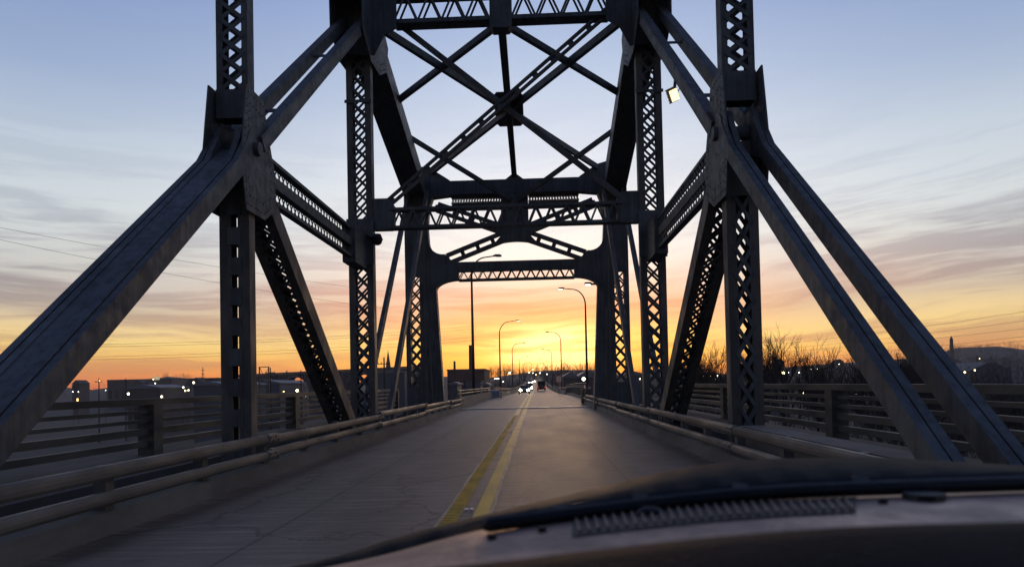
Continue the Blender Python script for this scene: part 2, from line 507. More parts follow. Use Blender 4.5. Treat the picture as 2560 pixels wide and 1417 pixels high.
def lacing(parent, p0, p1, g_ax, n_ax, gap, off, pitch, w=.065, t=.014, faces=(-1, 1), ind=False, double=True, mats=STEEL, over=.06):
    """flat bars criss-crossing between two channels, on the faces n = +-off"""
    p0, p1 = V(p0), V(p1); L = (p1 - p0).length; a = (p1 - p0).normalized(); g_ax, n_ax = V(g_ax), V(n_ax)
    n = max(1, int(round(L / pitch))); P = L / n; merged = MB()
    width = gap + over
    ln = math.hypot(width, P) + .03
    for fi, fc in enumerate(faces):
        for i in range(n):
            for sg in ((1, -1) if double else ((1,) if (i % 2 == 0) else (-1,))):
                c = p0 + a * (P * (i + .5)) + n_ax * (fc * (off + (t * .55 if sg < 0 and double else -t * .55)))
                d = (g_ax * (sg * width) + a * P).normalized()
                nn = n_ax; e = nn.cross(d).normalized()
                rot = Matrix((d, e, nn)).transposed()
                if ind and LACE_N[0] < 296 and fi == 0:
                    o = link('lacing_bar', lace_mesh(ln, w, t), parent); o.matrix_world = Matrix.Translation(c) @ rot.to_4x4(); LACE_N[0] += 1
                else:
                    merged.box(c, (ln, w, t), rot)
    if merged.v:
        o = merged.build('lacing', mats, parent); o['kind'] = 'stuff'


def rivets(mb, p0, p1, n_ax, spacing=.16, r=.016):
    p0, p1 = V(p0), V(p1); L = (p1 - p0).length; k = int(L / spacing)
    for i in range(k + 1):
        c = p0 + (p1 - p0) * (i / max(1, k)); n = V(n_ax); u = n.orthogonal().normalized(); w = n.cross(u)
        vs = [c + n * r * .7] + [c + (u * math.cos(j * math.pi / 2.5) + w * math.sin(j * math.pi / 2.5)) * r for j in range(5)]
        mb.add(vs, [(0, j + 1, (j + 1) % 5 + 1) for j in range(5)])


def member(name, p0, p1, chan_t, gap, depth, pitch, ind=False, faces=(-1, 1), double=True, stay=.7, lw=.065, riv=True, chan_mat=STEEL, holes=None):
    """built-up member: two channels side by side in X with lacing (or battens) between, stay plates at both ends"""
    p0, p1 = V(p0), V(p1); a = (p1 - p0).normalized(); s = V((1, 0, 0)); nrm = a.cross(s).normalized()
    if nrm.y > 0: nrm = -nrm                 # faces[0] = -1 .. nrm looks to the camera
    b = MB(); off = gap / 2 + chan_t / 2
    fl = .028
    for sg in (-1, 1):
        # channel: outer web and two flanges turned to the inside
        web = p0 + s * (sg * (gap / 2 + chan_t - fl / 2)), p1 + s * (sg * (gap / 2 + chan_t - fl / 2))
        b.bar(web[0], web[1], fl, depth, s)
        for f in (-1, 1):
            q = s * (sg * (gap / 2 + chan_t / 2 - fl / 2)) + nrm * (f * (depth / 2 - fl / 2))
            b.bar(p0 + q, p1 + q, chan_t - fl, fl, s)
    if riv:
        for sg in (-1, 1):
            for e in (.25, .8):
                q = s * (sg * (gap / 2 + chan_t * e)) + nrm * (depth / 2)
                rivets(b, p0 + q, p1 + q, nrm, .17)
    L = (p1 - p0).length
    for e0, e1 in ((0, stay), (L - stay, L)):
        for f in (-1, 1):
            q = nrm * (f * (depth / 2 + .007))
            b.bar(p0 + a * e0 + q, p0 + a * e1 + q, gap + 2 * chan_t + .02, .014, s)
    o = b.build(name, chan_mat, bridge)
    q0, q1 = p0 + a * stay, p1 - a * stay
    if holes:
        k = int((L - 2 * stay) / holes[0]); h = holes[1]
        for i in range(k + 1):
            c = q0 + a * (i * (L - 2 * stay) / k)
            for f in (-1, 1):
                bb = MB(); q = nrm * (f * (depth / 2 + .008))
                bb.bar(c - a * h / 2 + q, c + a * h / 2 + q, gap + .12, .014, s)
                bb.build('batten_plate', STEEL, o)
    else:
        lacing(o, q0, q1, s, nrm, gap, depth / 2 + .006, pitch, lw, faces=(1, -1) if len(faces) == 2 else (1,), ind=ind, double=double)
    return o


def plate(name, poly, x, t, parent=bridge, m=STEEL):
    """gusset in a truss plane: poly is (y, z)"""
    b = MB(); b.prism(poly, (x, 0, 0), (0, 1, 0), (0, 0, 1), t)
    o = b.build(name, m, parent); q = MB(); cy = sum(p[0] for p in poly) / len(poly); cz = sum(p[1] for p in poly) / len(poly); sx_ = -1 if x > XC else 1
    for k in (.9, .74):
        for (a0, b0), (a1, b1) in zip(poly, poly[1:] + poly[:1]):
            rivets(q, (x + sx_ * t / 2, cy + (a0 - cy) * k, cz + (b0 - cz) * k), (x + sx_ * t / 2, cy + (a1 - cy) * k, cz + (b1 - cz) * k), (sx_, 0, 0), .13, .024)
    q = q.build('rivets', m, o); q['kind'] = 'stuff'
    return o


def tplate(name, poly, y, t, parent=bridge, m=STEEL):
    """plate across the bridge: poly is (x, z)"""
    b = MB(); b.prism(poly, (0, y, 0), (1, 0, 0), (0, 0, 1), t)
    return b.build(name, m, parent)


ZA, ZB, ZLOW = 5.95, 13.6, -1.5
SL = (ZB - ZA) / (YB - YA)
Y0 = YA - (ZA - ZLOW) / SL
for s in (-1, 1):
    X = XC + s * HW
    # hanger post: above the joint finely laced, below it battened on one side and laced on the other
    member('vertical_post', (X, YA, ZA + .55), (X, YA, 14.0), .115, .37, .30, .33, ind=True, lw=.075, stay=.55)
    if s < 0:
        member('vertical_post', (X, YA, -.6), (X, YA, ZA - .2),   .22, .13, .26, .5, holes=(.56, .33), stay=.9, chan_mat=STEEL_L)
    else:
        member('vertical_post', (X, YA, -.6), (X, YA, ZA - .2), .17, .24, .28, .46, ind=True, lw=.075, stay=1.0, chan_mat=STEEL_L)
    # tall post
    member('vertical_post', (X, YB, -.6), (X, YB, 13.6), .20, .40, .36, .47, ind=True, lw=.075, stay=1.0, chan_mat=STEEL_L)
    for zz, hh in ((6.1, 1.5), (10.7, .1)):
        b = MB(); b.bar((X, YB - .25, zz - hh / 2), (X, YB - .25, zz + hh / 2), .88, .02); b.build('tie_plate', STEEL, bridge)
    # main inclined member above the joint: two ribs with a slot between
    d = V((0, YB - YA, ZB - ZA)).normalized()
    a0, a1 = V((X, YA, ZA)) + d * .25, V((X, YB, ZB)) - d * .1
    b = MB()
    for q in (-1, 1): b.bar(a0 + V((q * .34, 0, 0)), a1 + V((q * .34, 0, 0)), .22, .30)
    o = b.build('inclined_chord', STEEL, bridge)
    q = MB(); un = V((0, -d.z, d.y))
    for xx in (-.42, -.26, .26, .42):
        rivets(q, a0 + V((xx, 0, 0)) + un * .15, a1 + V((xx, 0, 0)) + un * .15, un, .16, .02)
    for ee in (-.11, .11):
        rivets(q, a0 + V((-s * .45, 0, 0)) + un * ee, a1 + V((-s * .45, 0, 0)) + un * ee, V((-s, 0, 0)), .16, .02)
    q = q.build('rivets', STEEL, o); q['kind'] = 'stuff'
    for e in (.18, .58):
        p = a0 + (a1 - a0) * e; bb = MB(); bb.bar(p - d * .09, p + d * .09, .5, .03); bb.build('batten_plate', STEEL, o)
    # below the joint: four eye bars side by side with round heads on the pin
    n = V((0, -d.z, d.y)); dep = .125 if s > 0 else .15
    for q, hd in (((-.345, .36), (-.225, .40), (.225, .40), (.345, .36)) if s > 0 else ((-.33, .38), (-.20, .42), (.20, .42), (.33, .38))):
        p0 = V((X + q, Y0, ZLOW)); p1 = V((X + q, YA, ZA))
        L = (p1 - p0).length; poly = [(0, -dep), (L - .9, -dep)]
        for i in range(13):
            w = math.pi * (-.72 + 1.44 * i / 12)
            poly.append((L + hd * math.cos(w), hd * math.sin(w)))
        poly += [(L - .9, dep), (0, dep)]
        b = MB(); b.prism(poly, p0, d, n, .10); b.build('eye_bar', STEEL, bridge)
    if s < 0:
        b = MB(); L = math.hypot(YA - Y0, ZA - ZLOW); c0 = V((X, Y0, ZLOW)) + n * .13; b.bar(c0, c0 + d * (L - .35), .29, .02); b.build('cover_plate', STEEL, bridge)
    b = MB(); b.tube([(X - .47, YA, ZA), (X + .47, YA, ZA)], .13, 14); b.build('pin', STEEL, bridge)
    # joint gussets
    gp = [(YA - .42, ZA - 1.25), (YA + .42, ZA - 1.25), (YA + .95, ZA - .95), (YA + 1.0, ZA - .25), (YA + .62, ZA + .55), (YA + .42, ZA + 1.1), (YA - .36, ZA + 1.1), (YA - .5, ZA + .3), (YA - .62, ZA - .4)]
    for q in (-.355, .355): plate('gusset', gp, X + q, .03)
    # sub-diagonal down to the foot of the tall post
    member('diagonal', (X, YA + .35, ZA - .35), (X, YB - .55, ZLOW + .3), .19, .28, .40, .40, ind=True, lw=.07, stay=1.0, chan_mat=STEEL_L)
    # lattice girder between the two posts
    b = MB()
    z1, y1, y2 = ZA - .12, YA + .45, YB - .2
    for dz, h in ((.43, .08), (0, .24), (-.43, .08)): b.bx(X - .09, X + .09, y1, y2, z1 + dz - h / 2, z1 + dz + h / 2)
    o = b.build('lattice_girder', STEEL, bridge)
    for q in (-.06, ):
        for z0 in (.255, -.255):
            lacing(o, (X + q, y1, z1 + z0), (X + q, y2, z1 + z0), (0, 0, 1), (1, 0, 0), .27, 0, .25, .045, .012, faces=(1,), over=.03)
    b = MB(); b.bx(X - .2, X + .2, YB - 1.6, YB - .1, z1 - .62, z1 + .55); b.build('gusset', STEEL, bridge)
    # top chord: level towards the camera, falling to the portal
    b = MB(); b.bx(X - .46, X + .46, Y0 - 1, YB + .3, 13.75, 14.4); b.build('top_chord', STEEL, bridge)
    xo = XC + s * 5.05
    b = MB(); b.bar((X, YB - .2, 13.55), (xo, YC + .3, 11.35), .98, .82); o = b.build('sloping_chord', STEEL, bridge)
    for e in (-1, 1):
        bb = MB(); bb.bar((X + e * .47, YB + .3, 13.02), (xo + e * .47, YC - .2, 10.85), .10, .05); bb.build('chord_flange', STEEL_L, o)
    # knuckle where the chord changes direction
    gq = [(YB - 1.5, 12.4), (YB - .5, 11.9), (YB + .8, 12.0), (YB + 1.9, 12.6), (YB + 2.2, 13.6), (YB + .5, 14.5), (YB - 1.6, 14.5)]
    for q in (-.5, .5): plate('gusset', gq, X + q, .03)
    tq = [(X - s * 1.35, 12.95), (X - s * 1.35, 14.4), (X + s * .85, 14.4), (X + s * .62, 13.3), (X + s * .45, 12.2), (X - s * .62, 12.1), (X - s * .95, 12.75)]
    tplate('gusset', tq, YB - .42, .04)
    # paired eye bars from the foot of the tall post to the head of the portal leg
    for u in (5.42, 4.48):
        b = MB(); b.bar((XC + s * u, YB + .9, ZLOW), (XC + s * u, YC - .3, 11.2), .16, .34); b.build('eye_bar', STEEL_L if u < 5 else STEEL, bridge)
    # lower chord under the deck edge
    b = MB(); b.bx(X - .4, X + .4, Y0 - 1, YC + 1, ZLOW - .4, ZLOW + .4); b.build('lower_chord', STEEL, bridge)
    # rods and conduit down the portal leg
    b = MB(); b.tube([(XC + s * 4.62, YC - .55, -.2), (XC + s * 4.62, YC - .55, 8.5)], .045, 8); b.build('conduit', STEEL_L, bridge)
    b = MB(); b.tube([(XC + s * 4.28, YC - .62, -.2), (XC + s * 4.5, YC - .62, 5.2)], .03, 6); b.build('tie_rod', STEEL_L, bridge)

# ---- struts across the bridge


def tlattice(name, u0, u1, z0, z1, y, depth, n, chord=.13, lw=.07, double=False):
    b = MB()
    for z in (z0 + chord / 2, z1 - chord / 2): b.bx(XC + u0, XC + u1, y - depth / 2, y + depth / 2, z - chord / 2, z + chord / 2)
    o = b.build(name, STEEL, bridge)
    P = (u1 - u0) / n
    for yy in (y - depth / 2 + .03, y + depth / 2 - .03):
        for i in range(n):
            for sg in ((1, -1) if double else (1,)):
                a = V((XC + u0 + i * P, yy, z0 + chord / 2)); c = V((XC + u0 + (i + .5) * P, yy, z1 - chord / 2)); e = V((XC + u0 + (i + 1) * P, yy, z0 + chord / 2))
                if sg < 0: a.z, c.z, e.z = z1 - chord / 2, z0 + chord / 2, z1 - chord / 2
                for q0, q1 in ((a, c), (c, e)):
                    bb = MB(); bb.bar(q0, q1, lw, .018, (q1 - q0).cross(V((0, 1, 0)))); bb.build('web_bar', STEEL, o)
    return o


# top strut over the tall posts
tlattice('top_strut', -3.5, -.38, 13.22, 14.25, YB, .5, 4)
tlattice('top_strut', .34, 3.5, 13.22, 14.25, YB, .5, 4)
tplate('gusset', [(XC + a, z) for a, z in ((-.37, 13.05), (-.27, 12.95), (.25, 12.95), (.35, 13.05), (.35, 14.4), (-.37, 14.4))], YB, .5)
# sway strut lower down between the tall posts
tlattice('sway_strut', -3.75, 3.75, 6.52, 7.2, YB, .4, 15, .09, .06)
for s in (-1, 1):
    tplate('gusset', [(XC + s * a, z) for a, z in ((4.3, 6.5), (3.72, 6.5), (3.62, 6.65), (3.62, 7.3), (3.78, 7.52), (4.3, 7.52))], YB, .3)


def cross_bar(name, p0, p1, w, d, battens=False):
    """light bracing bar; with battens it is two angles joined by small plates"""
    p0, p1 = V(p0), V(p1); a = (p1 - p0).normalized(); side = a.cross(V((0, 1, 0))).normalized()
    b = MB()
    if not battens:
        b.bar(p0, p1, w, d, side)
        return b.build(name, STEEL, bridge)
    for q in (-1, 1): b.bar(p0 + side * (q * w * .36), p1 + side * (q * w * .36), w * .3, d, side)
    o = b.build(name, STEEL, bridge)
    L = (p1 - p0).length; k = int(L / .75)
    for i in range(k):
        c = p0 + a * ((i + .5) * L / k); bb = MB(); bb.bar(c - a * .09, c + a * .09, w * .46, d * .5, side); bb.build('batten_plate', STEEL, o)
    return o


# sway X between the tall posts
cross_bar('sway_brace', (XC + 3.75, YB, 13.7), (XC - 4.0, YB, 7.25), .25, .16, True)
cross_bar('sway_brace', (XC - 3.75, YB + .2, 13.7), (XC + 4.0, YB + .2, 7.25), .16, .14)
# lateral bracing in the plane of the sloping chords
LB, LC = (YB + .1, 13.3), (YC - .1, 12.3)


def latp(u, e): return V((XC + u, LB[0] + (LC[0] - LB[0]) * e, LB[1] + (LC[1] - LB[1]) * e))


for s in (-1, 1):
    cross_bar('lateral_brace', latp(s * 3.9, 0.02), latp(-s * 4.3, 1), .24, .18)
    cross_bar('lateral_brace', latp(0, 0), latp(s * 4.5, .40), .2, .18)
    cross_bar('lateral_brace', latp(s * 4.6, .66), V((XC, YC, 10.7)), .2, .18)
b = MB(); b.bar(latp(0, 0), V((XC, YC - .2, 12.02)), .26, .2); b.build('lateral_strut', STEEL, bridge)
b = MB(); c = latp(0, .5); dd = (latp(0, 1) - latp(0, 0)).normalized(); nn = dd.cross(V((1, 0, 0)))
b.prism([(-.60, -1.2), (-.46, -1.5), (.46, -1.5), (.60, -1.2), (.60, 1.2), (.46, 1.5), (-.46, 1.5), (-.60, 1.2)], c - nn * .11, (1, 0, 0), dd, .03)
b.build('gusset', STEEL, bridge)

# ---- portal at the end of the truss
DEP = .55


def pp(name, poly, dy=0.0, dep=DEP, m=STEEL):
    return tplate(name, [(XC + u, z) for u, z in poly], YC + dy, dep, bridge, m)


def arc(cx, cz, rx, rz, a0, a1, n=8):
    return [(cx + rx * math.cos(R(a0 + (a1 - a0) * i / n)), cz + rz * math.sin(R(a0 + (a1 - a0) * i / n))) for i in range(n + 1)]


for s in (-1, 1):
    f = lambda L: [(s * u, z) for u, z in L]
    # plated inner half of the leg with the flared knee
    leg = [(3.75, -.5), (4.1, 6.25)] + [(4.1 - 1.15 * (1 - math.cos(R(9 * i * 10 / 9))), 6.25 + .5 * math.sin(R(10 * i))) for i in range(1, 10)]
    leg += [(2.95, 7.5), (3.3, 7.75)] + arc(3.72, 8.75, .72, .68, 262, 355, 7) + [(4.48, 9.4), (4.42, 10.4), (4.2, 11.0), (3.3, 11.1), (3.3, 11.85), (4.2, 12.45), (4.75, 12.6), (4.75, -.5)]
    pp('portal_leg', f(leg))
    # laced outer half
    b = MB()
    b.bx(XC + s * 4.751, XC + s * 4.95, YC - .26, YC + .26, -.5, 12.2); b.bx(XC + s * 5.45, XC + s * 5.68, YC - .26, YC + .26, -.5, 12.0)
    b.bx(XC + s * 4.95, XC + s * 5.45, YC - .24, YC + .24, 7.0, 12.0); b.bx(XC + s * 4.95, XC + s * 5.45, YC - .24, YC + .24, -.5, 1.4)
    o = b.build('portal_leg', STEEL, bridge)
    xm = XC + s * 5.2
    lacing(o, (xm, YC, 1.4), (xm, YC, 7.0), (1, 0, 0), (0, -1, 0), .5, .262, .62, .085, .016, faces=(1, -1), ind=True)
    # X arms with batten slots
    for (u0, z0), (u1, z1), w in (((3.5, 7.85), (.4, 9.02), .56), ((4.0, 10.55), (.4, 9.2), .5)):
        p0, p1 = V((XC + s * u0, YC, z0)), V((XC + s * u1, YC, z1)); a = (p1 - p0).normalized(); sd_ = a.cross(V((0, 1, 0))).normalized()
        b = MB()
        for q in (-1, 1): b.bar(p0 + sd_ * (q * w * .36), p1 + sd_ * (q * w * .36), w * .31, .34, sd_)
        o = b.build('portal_arm', STEEL, bridge); L = (p1 - p0).length; k = 4
        for i in range(k + 1):
            c = p0 + a * (i * L / k); bb = MB(); bb.bar(c - a * .1, c + a * .1, w * .42, .2, sd_); bb.build('batten_plate', STEEL, o)
# centre plate
cp = [(-.75, 8.95), (-1.15, 8.5), (-.7, 8.62)] + [(-.7 + 1.4 * i / 8, 8.62 + .06 * math.sin(math.pi * i / 8)) for i in range(1, 8)] + [(.7, 8.62), (1.15, 8.5), (.75, 8.95), (1.2, 9.3), (.68, 9.7), (.68, 11.2), (-.72, 11.2), (-.72, 9.7), (-1.2, 9.3)]
pp('portal_plate', cp, -.01, .4)
# struts of the portal
pp('portal_strut', [(-3.31, 11.12), (3.31, 11.12), (3.31, 11.83), (.45, 11.83), (.1, 12.1), (-.1, 12.1), (-.45, 11.83), (-3.31, 11.83)], .02, .5)
pp('portal_strut', [(-3.1, 7.28), (3.1, 7.28), (3.1, 7.66), (-3.1, 7.66)], .02, .5)
tlattice('portal_strut', -2.96, 2.96, 6.70, 7.277, YC, .5, 12, .09, .05, False)
tlattice('portal_strut', -3.28, -.74, 10.72, 11.10, YC + .25, .3, 9, .05, .04, True)
tlattice('portal_strut', .70, 3.28, 10.72, 11.10, YC + .25, .3, 9, .05, .04, True)

# ================================================================ RAILINGS ON THE BRIDGE
RAIL_MESH = {}


def rail_profile(z0, z1, t):
    zc = (z0 + z1) / 2; h = (z1 - z0) / 2
    return [(0, zc - h), (t * .7, zc - h), (t, zc - h * .55), (t * 1.05, zc), (t, zc + h * .55), (t * .7, zc + h), (0, zc + h)]


def guard_rail(s, x, y_end, label):
    o = empty('guard_rail', label, 'guard rail', (x, -12, 0))
    y = -12.0; rg = random.Random(40 + s)
    while y < y_end:
        L = min(7.62, y_end - y)
        for z0, z1 in ((.53, .675), (.295, .43)):
            b = MB(); b.prism([(-s * u, z) for u, z in rail_profile(z0, z1, .085)], (0, y + 12 + L / 2 - .004, 0), (1, 0, 0), (0, 0, 1), L - .012)
            rl = b.build('rail', RAILM, o)
            rl.location = (rg.uniform(-.012, .012), 0, rg.uniform(-.008, .008)); rl.rotation_euler = (rg.uniform(-.0012, .0012), 0, rg.uniform(-.0014, .0014))
            q = MB(); q.prism([(-s * (u + .004), z) for u, z in rail_profile(z0 - .008, z1 + .008, .09)], (0, y + 12 + L - .02, 0), (1, 0, 0), (0, 0, 1), .42); sp_ = q.build('splice', STEEL_L, rl)
            q = MB()
            for e in (-.15, -.05, .05, .15): q.box((-s * .098, y + 12 + L - .02 + e, (z0 + z1) / 2 + (.03 if e in (-.15, .05) else -.03)), (.02, .03, .03))
            q.build('bolt', STEEL, rl)
        y += L
    k = 0; y = -11.2
    while y < y_end:
        b = MB(); b.bx(s * .02, s * .15, y + 12 - .07, y + 12 + .07, .05, .66); b.build('post', STEEL_L, o); y += 2.0
    b = MB(); b.prism([(-s * .10, .012), (-s * .07, .22), (s * .42, .25), (s * .42, -.05), (-s * .10, -.05)], (0, (y_end + 12) / 2, 0), (1, 0, 0), (0, 0, 1), y_end + 12); b.build('curb', CONC, o)
    return o


guard_rail(-1, ROAD_L - .10, 38.8, 'long two beam steel guard rail on the left kerb before the portal')
guard_rail(1, ROAD_R + .08, 43.2, 'long two beam steel guard rail on the right kerb ending at timber blocks')
b = MB(); b.bx(3.47, 3.92, -12, 11.9, .26, .60)
o = b.build('concrete_ledge', CONC); tag(o, 'low concrete ledge behind the right guard rail beside the nearest post', 'ledge')


WALKR = mat('walkway_rail_paint', (.085, .082, .076), (.055, .053, .05), 2, .55, 0, .4, .2, (1, .3, 1), 7, .75)


def ped_railing(s, x, y0, y1, off, label):
    o = empty('walkway_railing', label, 'railing', (x, y0, 0))
    for z, h, t in ((1.19, .13, .12), (.985, .07, .07), (.80, .07, .07), (.585, .13, .07), (.34, .12, .07)):
        b = MB(); b.bx(-t, t, 0, y1 - y0, z - h / 2, z + h / 2); b.build('rail', WALKR, o)
    y = off
    while y < y1:
        b = MB(); b.bx(-.17, .17, y - y0 - .17, y - y0 + .17, .1, 1.135); b.build('post', WALKR, o); y += 8.25
    return o


ped_railing(-1, -8.0, -10, 39, -2.6, 'outer five rail walkway railing along the left side of the bridge')
ped_railing(1, 6.3, -10, 39, -1.9, 'outer five rail walkway railing along the right side of the bridge')

# ================================================================ APPROACH BEYOND THE PORTAL
par = empty('concrete_parapet', 'long pale concrete parapet with two steel rails left of the road beyond the portal', 'parapet', (0, 39, 0))
x0 = ROAD_L - .12


def wall_strip(xf, y0, y1, step, h, t, parent, name, m, yo):
    vs = []; fs = []; n = int((y1 - y0) / step)
    for i in range(n + 1):
        y = y0 + (y1 - y0) * i / n; z = road_z(y); x = xf(y)
        vs += [(x - t, y - yo, z - .1), (x - t * .8, y - yo, z + h), (x - .02, y - yo, z + h), (x + .06, y - yo, z + .25), (x + .1, y - yo, z - .1)]
    for i in range(n):
        for j in range(4): fs.append((5 * i + j, 5 * i + j + 1, 5 * i + j + 6, 5 * i + j + 5))
    fs += [(4, 3, 2, 1, 0), tuple(5 * n + j for j in range(5))]
    return MB().add(vs, fs).build(name, m, parent)


wall_strip(lambda y: x0, 39, 67, 4, .68, .35, par, 'wall', CONC, 39)
wall_strip(lambda y: x0 - .2, 73, 330, 8, .62, .35, par, 'wall', CONC, 39)
for ya, yb in ((39.5, 67), (73, 300)):
    for z in (.88, 1.06):
        b = MB(); n = max(2, int((yb - ya) / 15)); b.tube([(x0 - .22, ya + (yb - ya) * i / n - 39, road_z(ya + (yb - ya) * i / n) + z) for i in range(n + 1)], .05, 6); b.build('rail', RAILM, par)
y = 40
while y < 150:
    if not 66 < y < 74: MB().bx(x0 - .27, x0 - .17, y - 39 - .05, y - 39 + .05, .6, 1.08).build('post', STEEL_L, par)
    y += 3.0
# broken kerb end with a reflective board in the gap
cush = empty('barrier_end', 'blue grey banded barrier end in the gap of the left parapet', 'barrier', (x0 + .1, 70, road_z(70)))
BLUEG = mat('blue_grey_board', (.20, .25, .30), (.15, .19, .23), 2, .5)
MB().box((0, 0, .42), (.9, 1.2, .72)).build('board', BLUEG, cush)
for dx in (-.62, .62):
    for i in range(4):
        MB().box((dx, .1, .12 + .2 * i), (.3, 2.2, .09)).build('beam', RAILM, cush)
for i in range(6): MB().box((-.36 + .145 * i, -.61, .84), (.09, .02, .09)).build('reflector', mat('reflector_white', (.85, .85, .85)), cush)
MB().box((-.62, -1.02, .85), (.16, .02, .09)).build('reflector', mat('reflector_white', (.85, .85, .85)), cush)

blk = empty('timber_barrier', 'stack of five weathered horizontal timbers at the end of the right guard rail', 'barrier', (3.22, 44.2, 0))
for i in range(5): MB().box((0, 0, .17 + .185 * i), (.62, 1.4, .125)).build('timber', WOODM, blk)
for dx in (-.22, .22): MB().box((dx, .4, .46), (.12, .16, .9)).build('post', STEEL, blk)

# picket railing on a wall right of the road
pick = empty('picket_railing', 'steel picket railing on the right beyond the timber barrier', 'railing', (0, 47, 0))


def px_(y): return right_edge(y) + .35


wall_strip(lambda y: px_(y) + .35, 47, 96, 3, .16, .45, pick, 'kerb', CONC, 47)
y = 47.3
while y < 80:
    MB().box((px_(y), y - 47, .58), (.025, .025, .86)).build('picket', RAILM, pick); y += .34
for z in (.98, 1.12, 1.34):
    MB().tube([(px_(y), y - 47, z + road_z(y)) for y in (47, 54, 60, 75, 96)], .035, 6).build('rail', RAILM, pick)
y = 47
while y < 97:
    MB().box((px_(y) + .05, y - 47, .7), (.09, .09, 1.34)).build('post', STEEL_L, pick); y += 4.9
rpar = empty('concrete_parapet', 'low concrete parapet with rails right of the road past the picket railing', 'parapet', (0, 97, 0))
wall_strip(lambda y: right_edge(y) + .55, 97, 330, 8, .62, .35, rpar, 'wall', CONC, 97)
for z in (.85, 1.05): MB().tube([(right_edge(y) + .4, y - 97, road_z(y) + z) for y in range(97, 310, 15)], .05, 6).build('rail', RAILM, rpar)

# ---- street lamps


def street_lamp(x, y, h, reach, label, lit):
    o = empty('street_lamp', label, 'street lamp', (x, y, road_z(y)), 'street lamps along the approach road')
    s = 1 if reach > 0 else -1; r = abs(reach)
    pts = [(0, 0, -.3), (0, 0, h * .4), (0, 0, h - r * .8)]
    rad = [.13, .105, .075]
    for i in range(1, 9):
        w = R(90 * i / 8); pts.append((s * r * .62 * (1 - math.cos(w)), 0, h - r * .8 + r * .74 * math.sin(w))); rad.append(.07 - .003 * i)
    pts.append((s * r * .95, 0, h - r * .8 + r * .78)); rad.append(.045)
    MB().tube(pts, rad, 8).build('pole', POLEM, o, True)
    zh = h - r * .8 + r * .78
    b = MB(); b.box((s * r * 1.12, 0, zh + .02), (.62, .26, .10)); b.box((s * r * 1.12, 0, zh + .09), (.4, .18, .06)); hd = b.build('lamp_head', POLEM, o)
    MB().box((s * (r * 1.12 + .1), 0, zh - .045), (.34, .2, .03)).build('lens', LAMP_S if lit else mat('lamp_lens', (.4, .4, .4)), hd)
    MB().box((0, 0, .1), (.36, .36, .5)).build('base', CONC, o)
    return o


street_lamp(-4.62, 50.5, 10.95, 1.75, 'nearest street lamp on the left, tall pole rising behind the portal', False)
for (x, y, h), lb in zip(((-4.95, 95, 10.45), (-4.95, 146, 10.6), (-4.95, 208, 10.1), (-4.95, 279, 9.2)),
                         ('second street lamp on the left, right of the tall chimney', 'third street lamp from the portal on the left side', 'fourth street lamp from the portal on the left side', 'farthest small street lamp on the left side')):
    street_lamp(x, y, h, 2.3, lb, y < 100)
for (x, y, h), lb in zip(((4.85, 65, 10.4), (3.75 + .6, 116, 10.5), (3.9 + .3, 176, 10.5), (4.15, 244, 9.8), (4.4, 313, 9.1)),
                         ('nearest street lamp on the right, lit lamp beside the portal leg', 'second street lamp from the portal on the right side', 'third street lamp from the portal on the right side', 'fourth street lamp from the portal on the right side', 'farthest small street lamp on the right side')):
    street_lamp(x, y, h, -2.0, lb, y < 70)

# lamp on the portal leg and floodlight on the inclined chord
p = at(1470, 711, YC - .4)
o = empty('bracket_lamp', 'small lit bracket lamp on the inside of the right portal leg', 'lamp', p)
MB().bar((.1, 0, .02), (.75, .1, .02), .07, .09).build('bracket', STEEL, o)
b = MB(); b.box((0, 0, .04), (.34, .24, .12)); b.build('lamp_head', POLEM, o)
MB().box((-.02, -.03, -.03), (.24, .2, .05)).build('lens', LAMP_S, o)
p = at(1687, 238, 17.1)
o = empty('flood_lamp', 'bright lit floodlight fixed to the inclined chord on the right', 'lamp', p)
rot = Matrix.Rotation(R(-24), 3, 'Y') @ Matrix.Rotation(R(22), 3, 'X')
MB().box(rot @ V((0, .13, .02)), (.24, .14, .33), rot).build('housing', POLEM, o)
MB().box(rot @ V((0, .03, 0)), (.19, .04, .27), rot).build('lens', emat('flood_glow', (1.0, .78, .36), 2.3), o)
MB().tube([(.08, .2, .1), (.2, .24, .3), (.19, .24, .62), (.15, .24, .98)], .014, 6).build('cable', WIRE, o)
for e in range(5): MB().box(rot @ V((0, .24, -.16 + .08 * e)), (.22, .06, .02), rot).build('cooling_fin', POLEM, o)
MB().bar((.02, .14, .16), (.12, .2, .95), .07, .05).build('bracket', STEEL, o)

# camera on the tall post
p = at(943, 601, YB - .35)
o = empty('security_camera', 'dark dome surveillance camera on an arm of the left tall post', 'camera', p)
MB().tube([(-.42, .1, .2), (-.16, 0, .1), (0, 0, .08)], .05, 8).build('arm', POLEM, o)
b = MB(); b.sphere((0, 0, 0), .17, 12, 8, (1, 1, .95)); b.tube([(0, 0, .2), (0, 0, .02)], [.12, .19], 12); b.build('dome', BLACK, o, True)
MB().box((-.46, .12, .2), (.1, .14, .3)).build('bracket', STEEL, o)

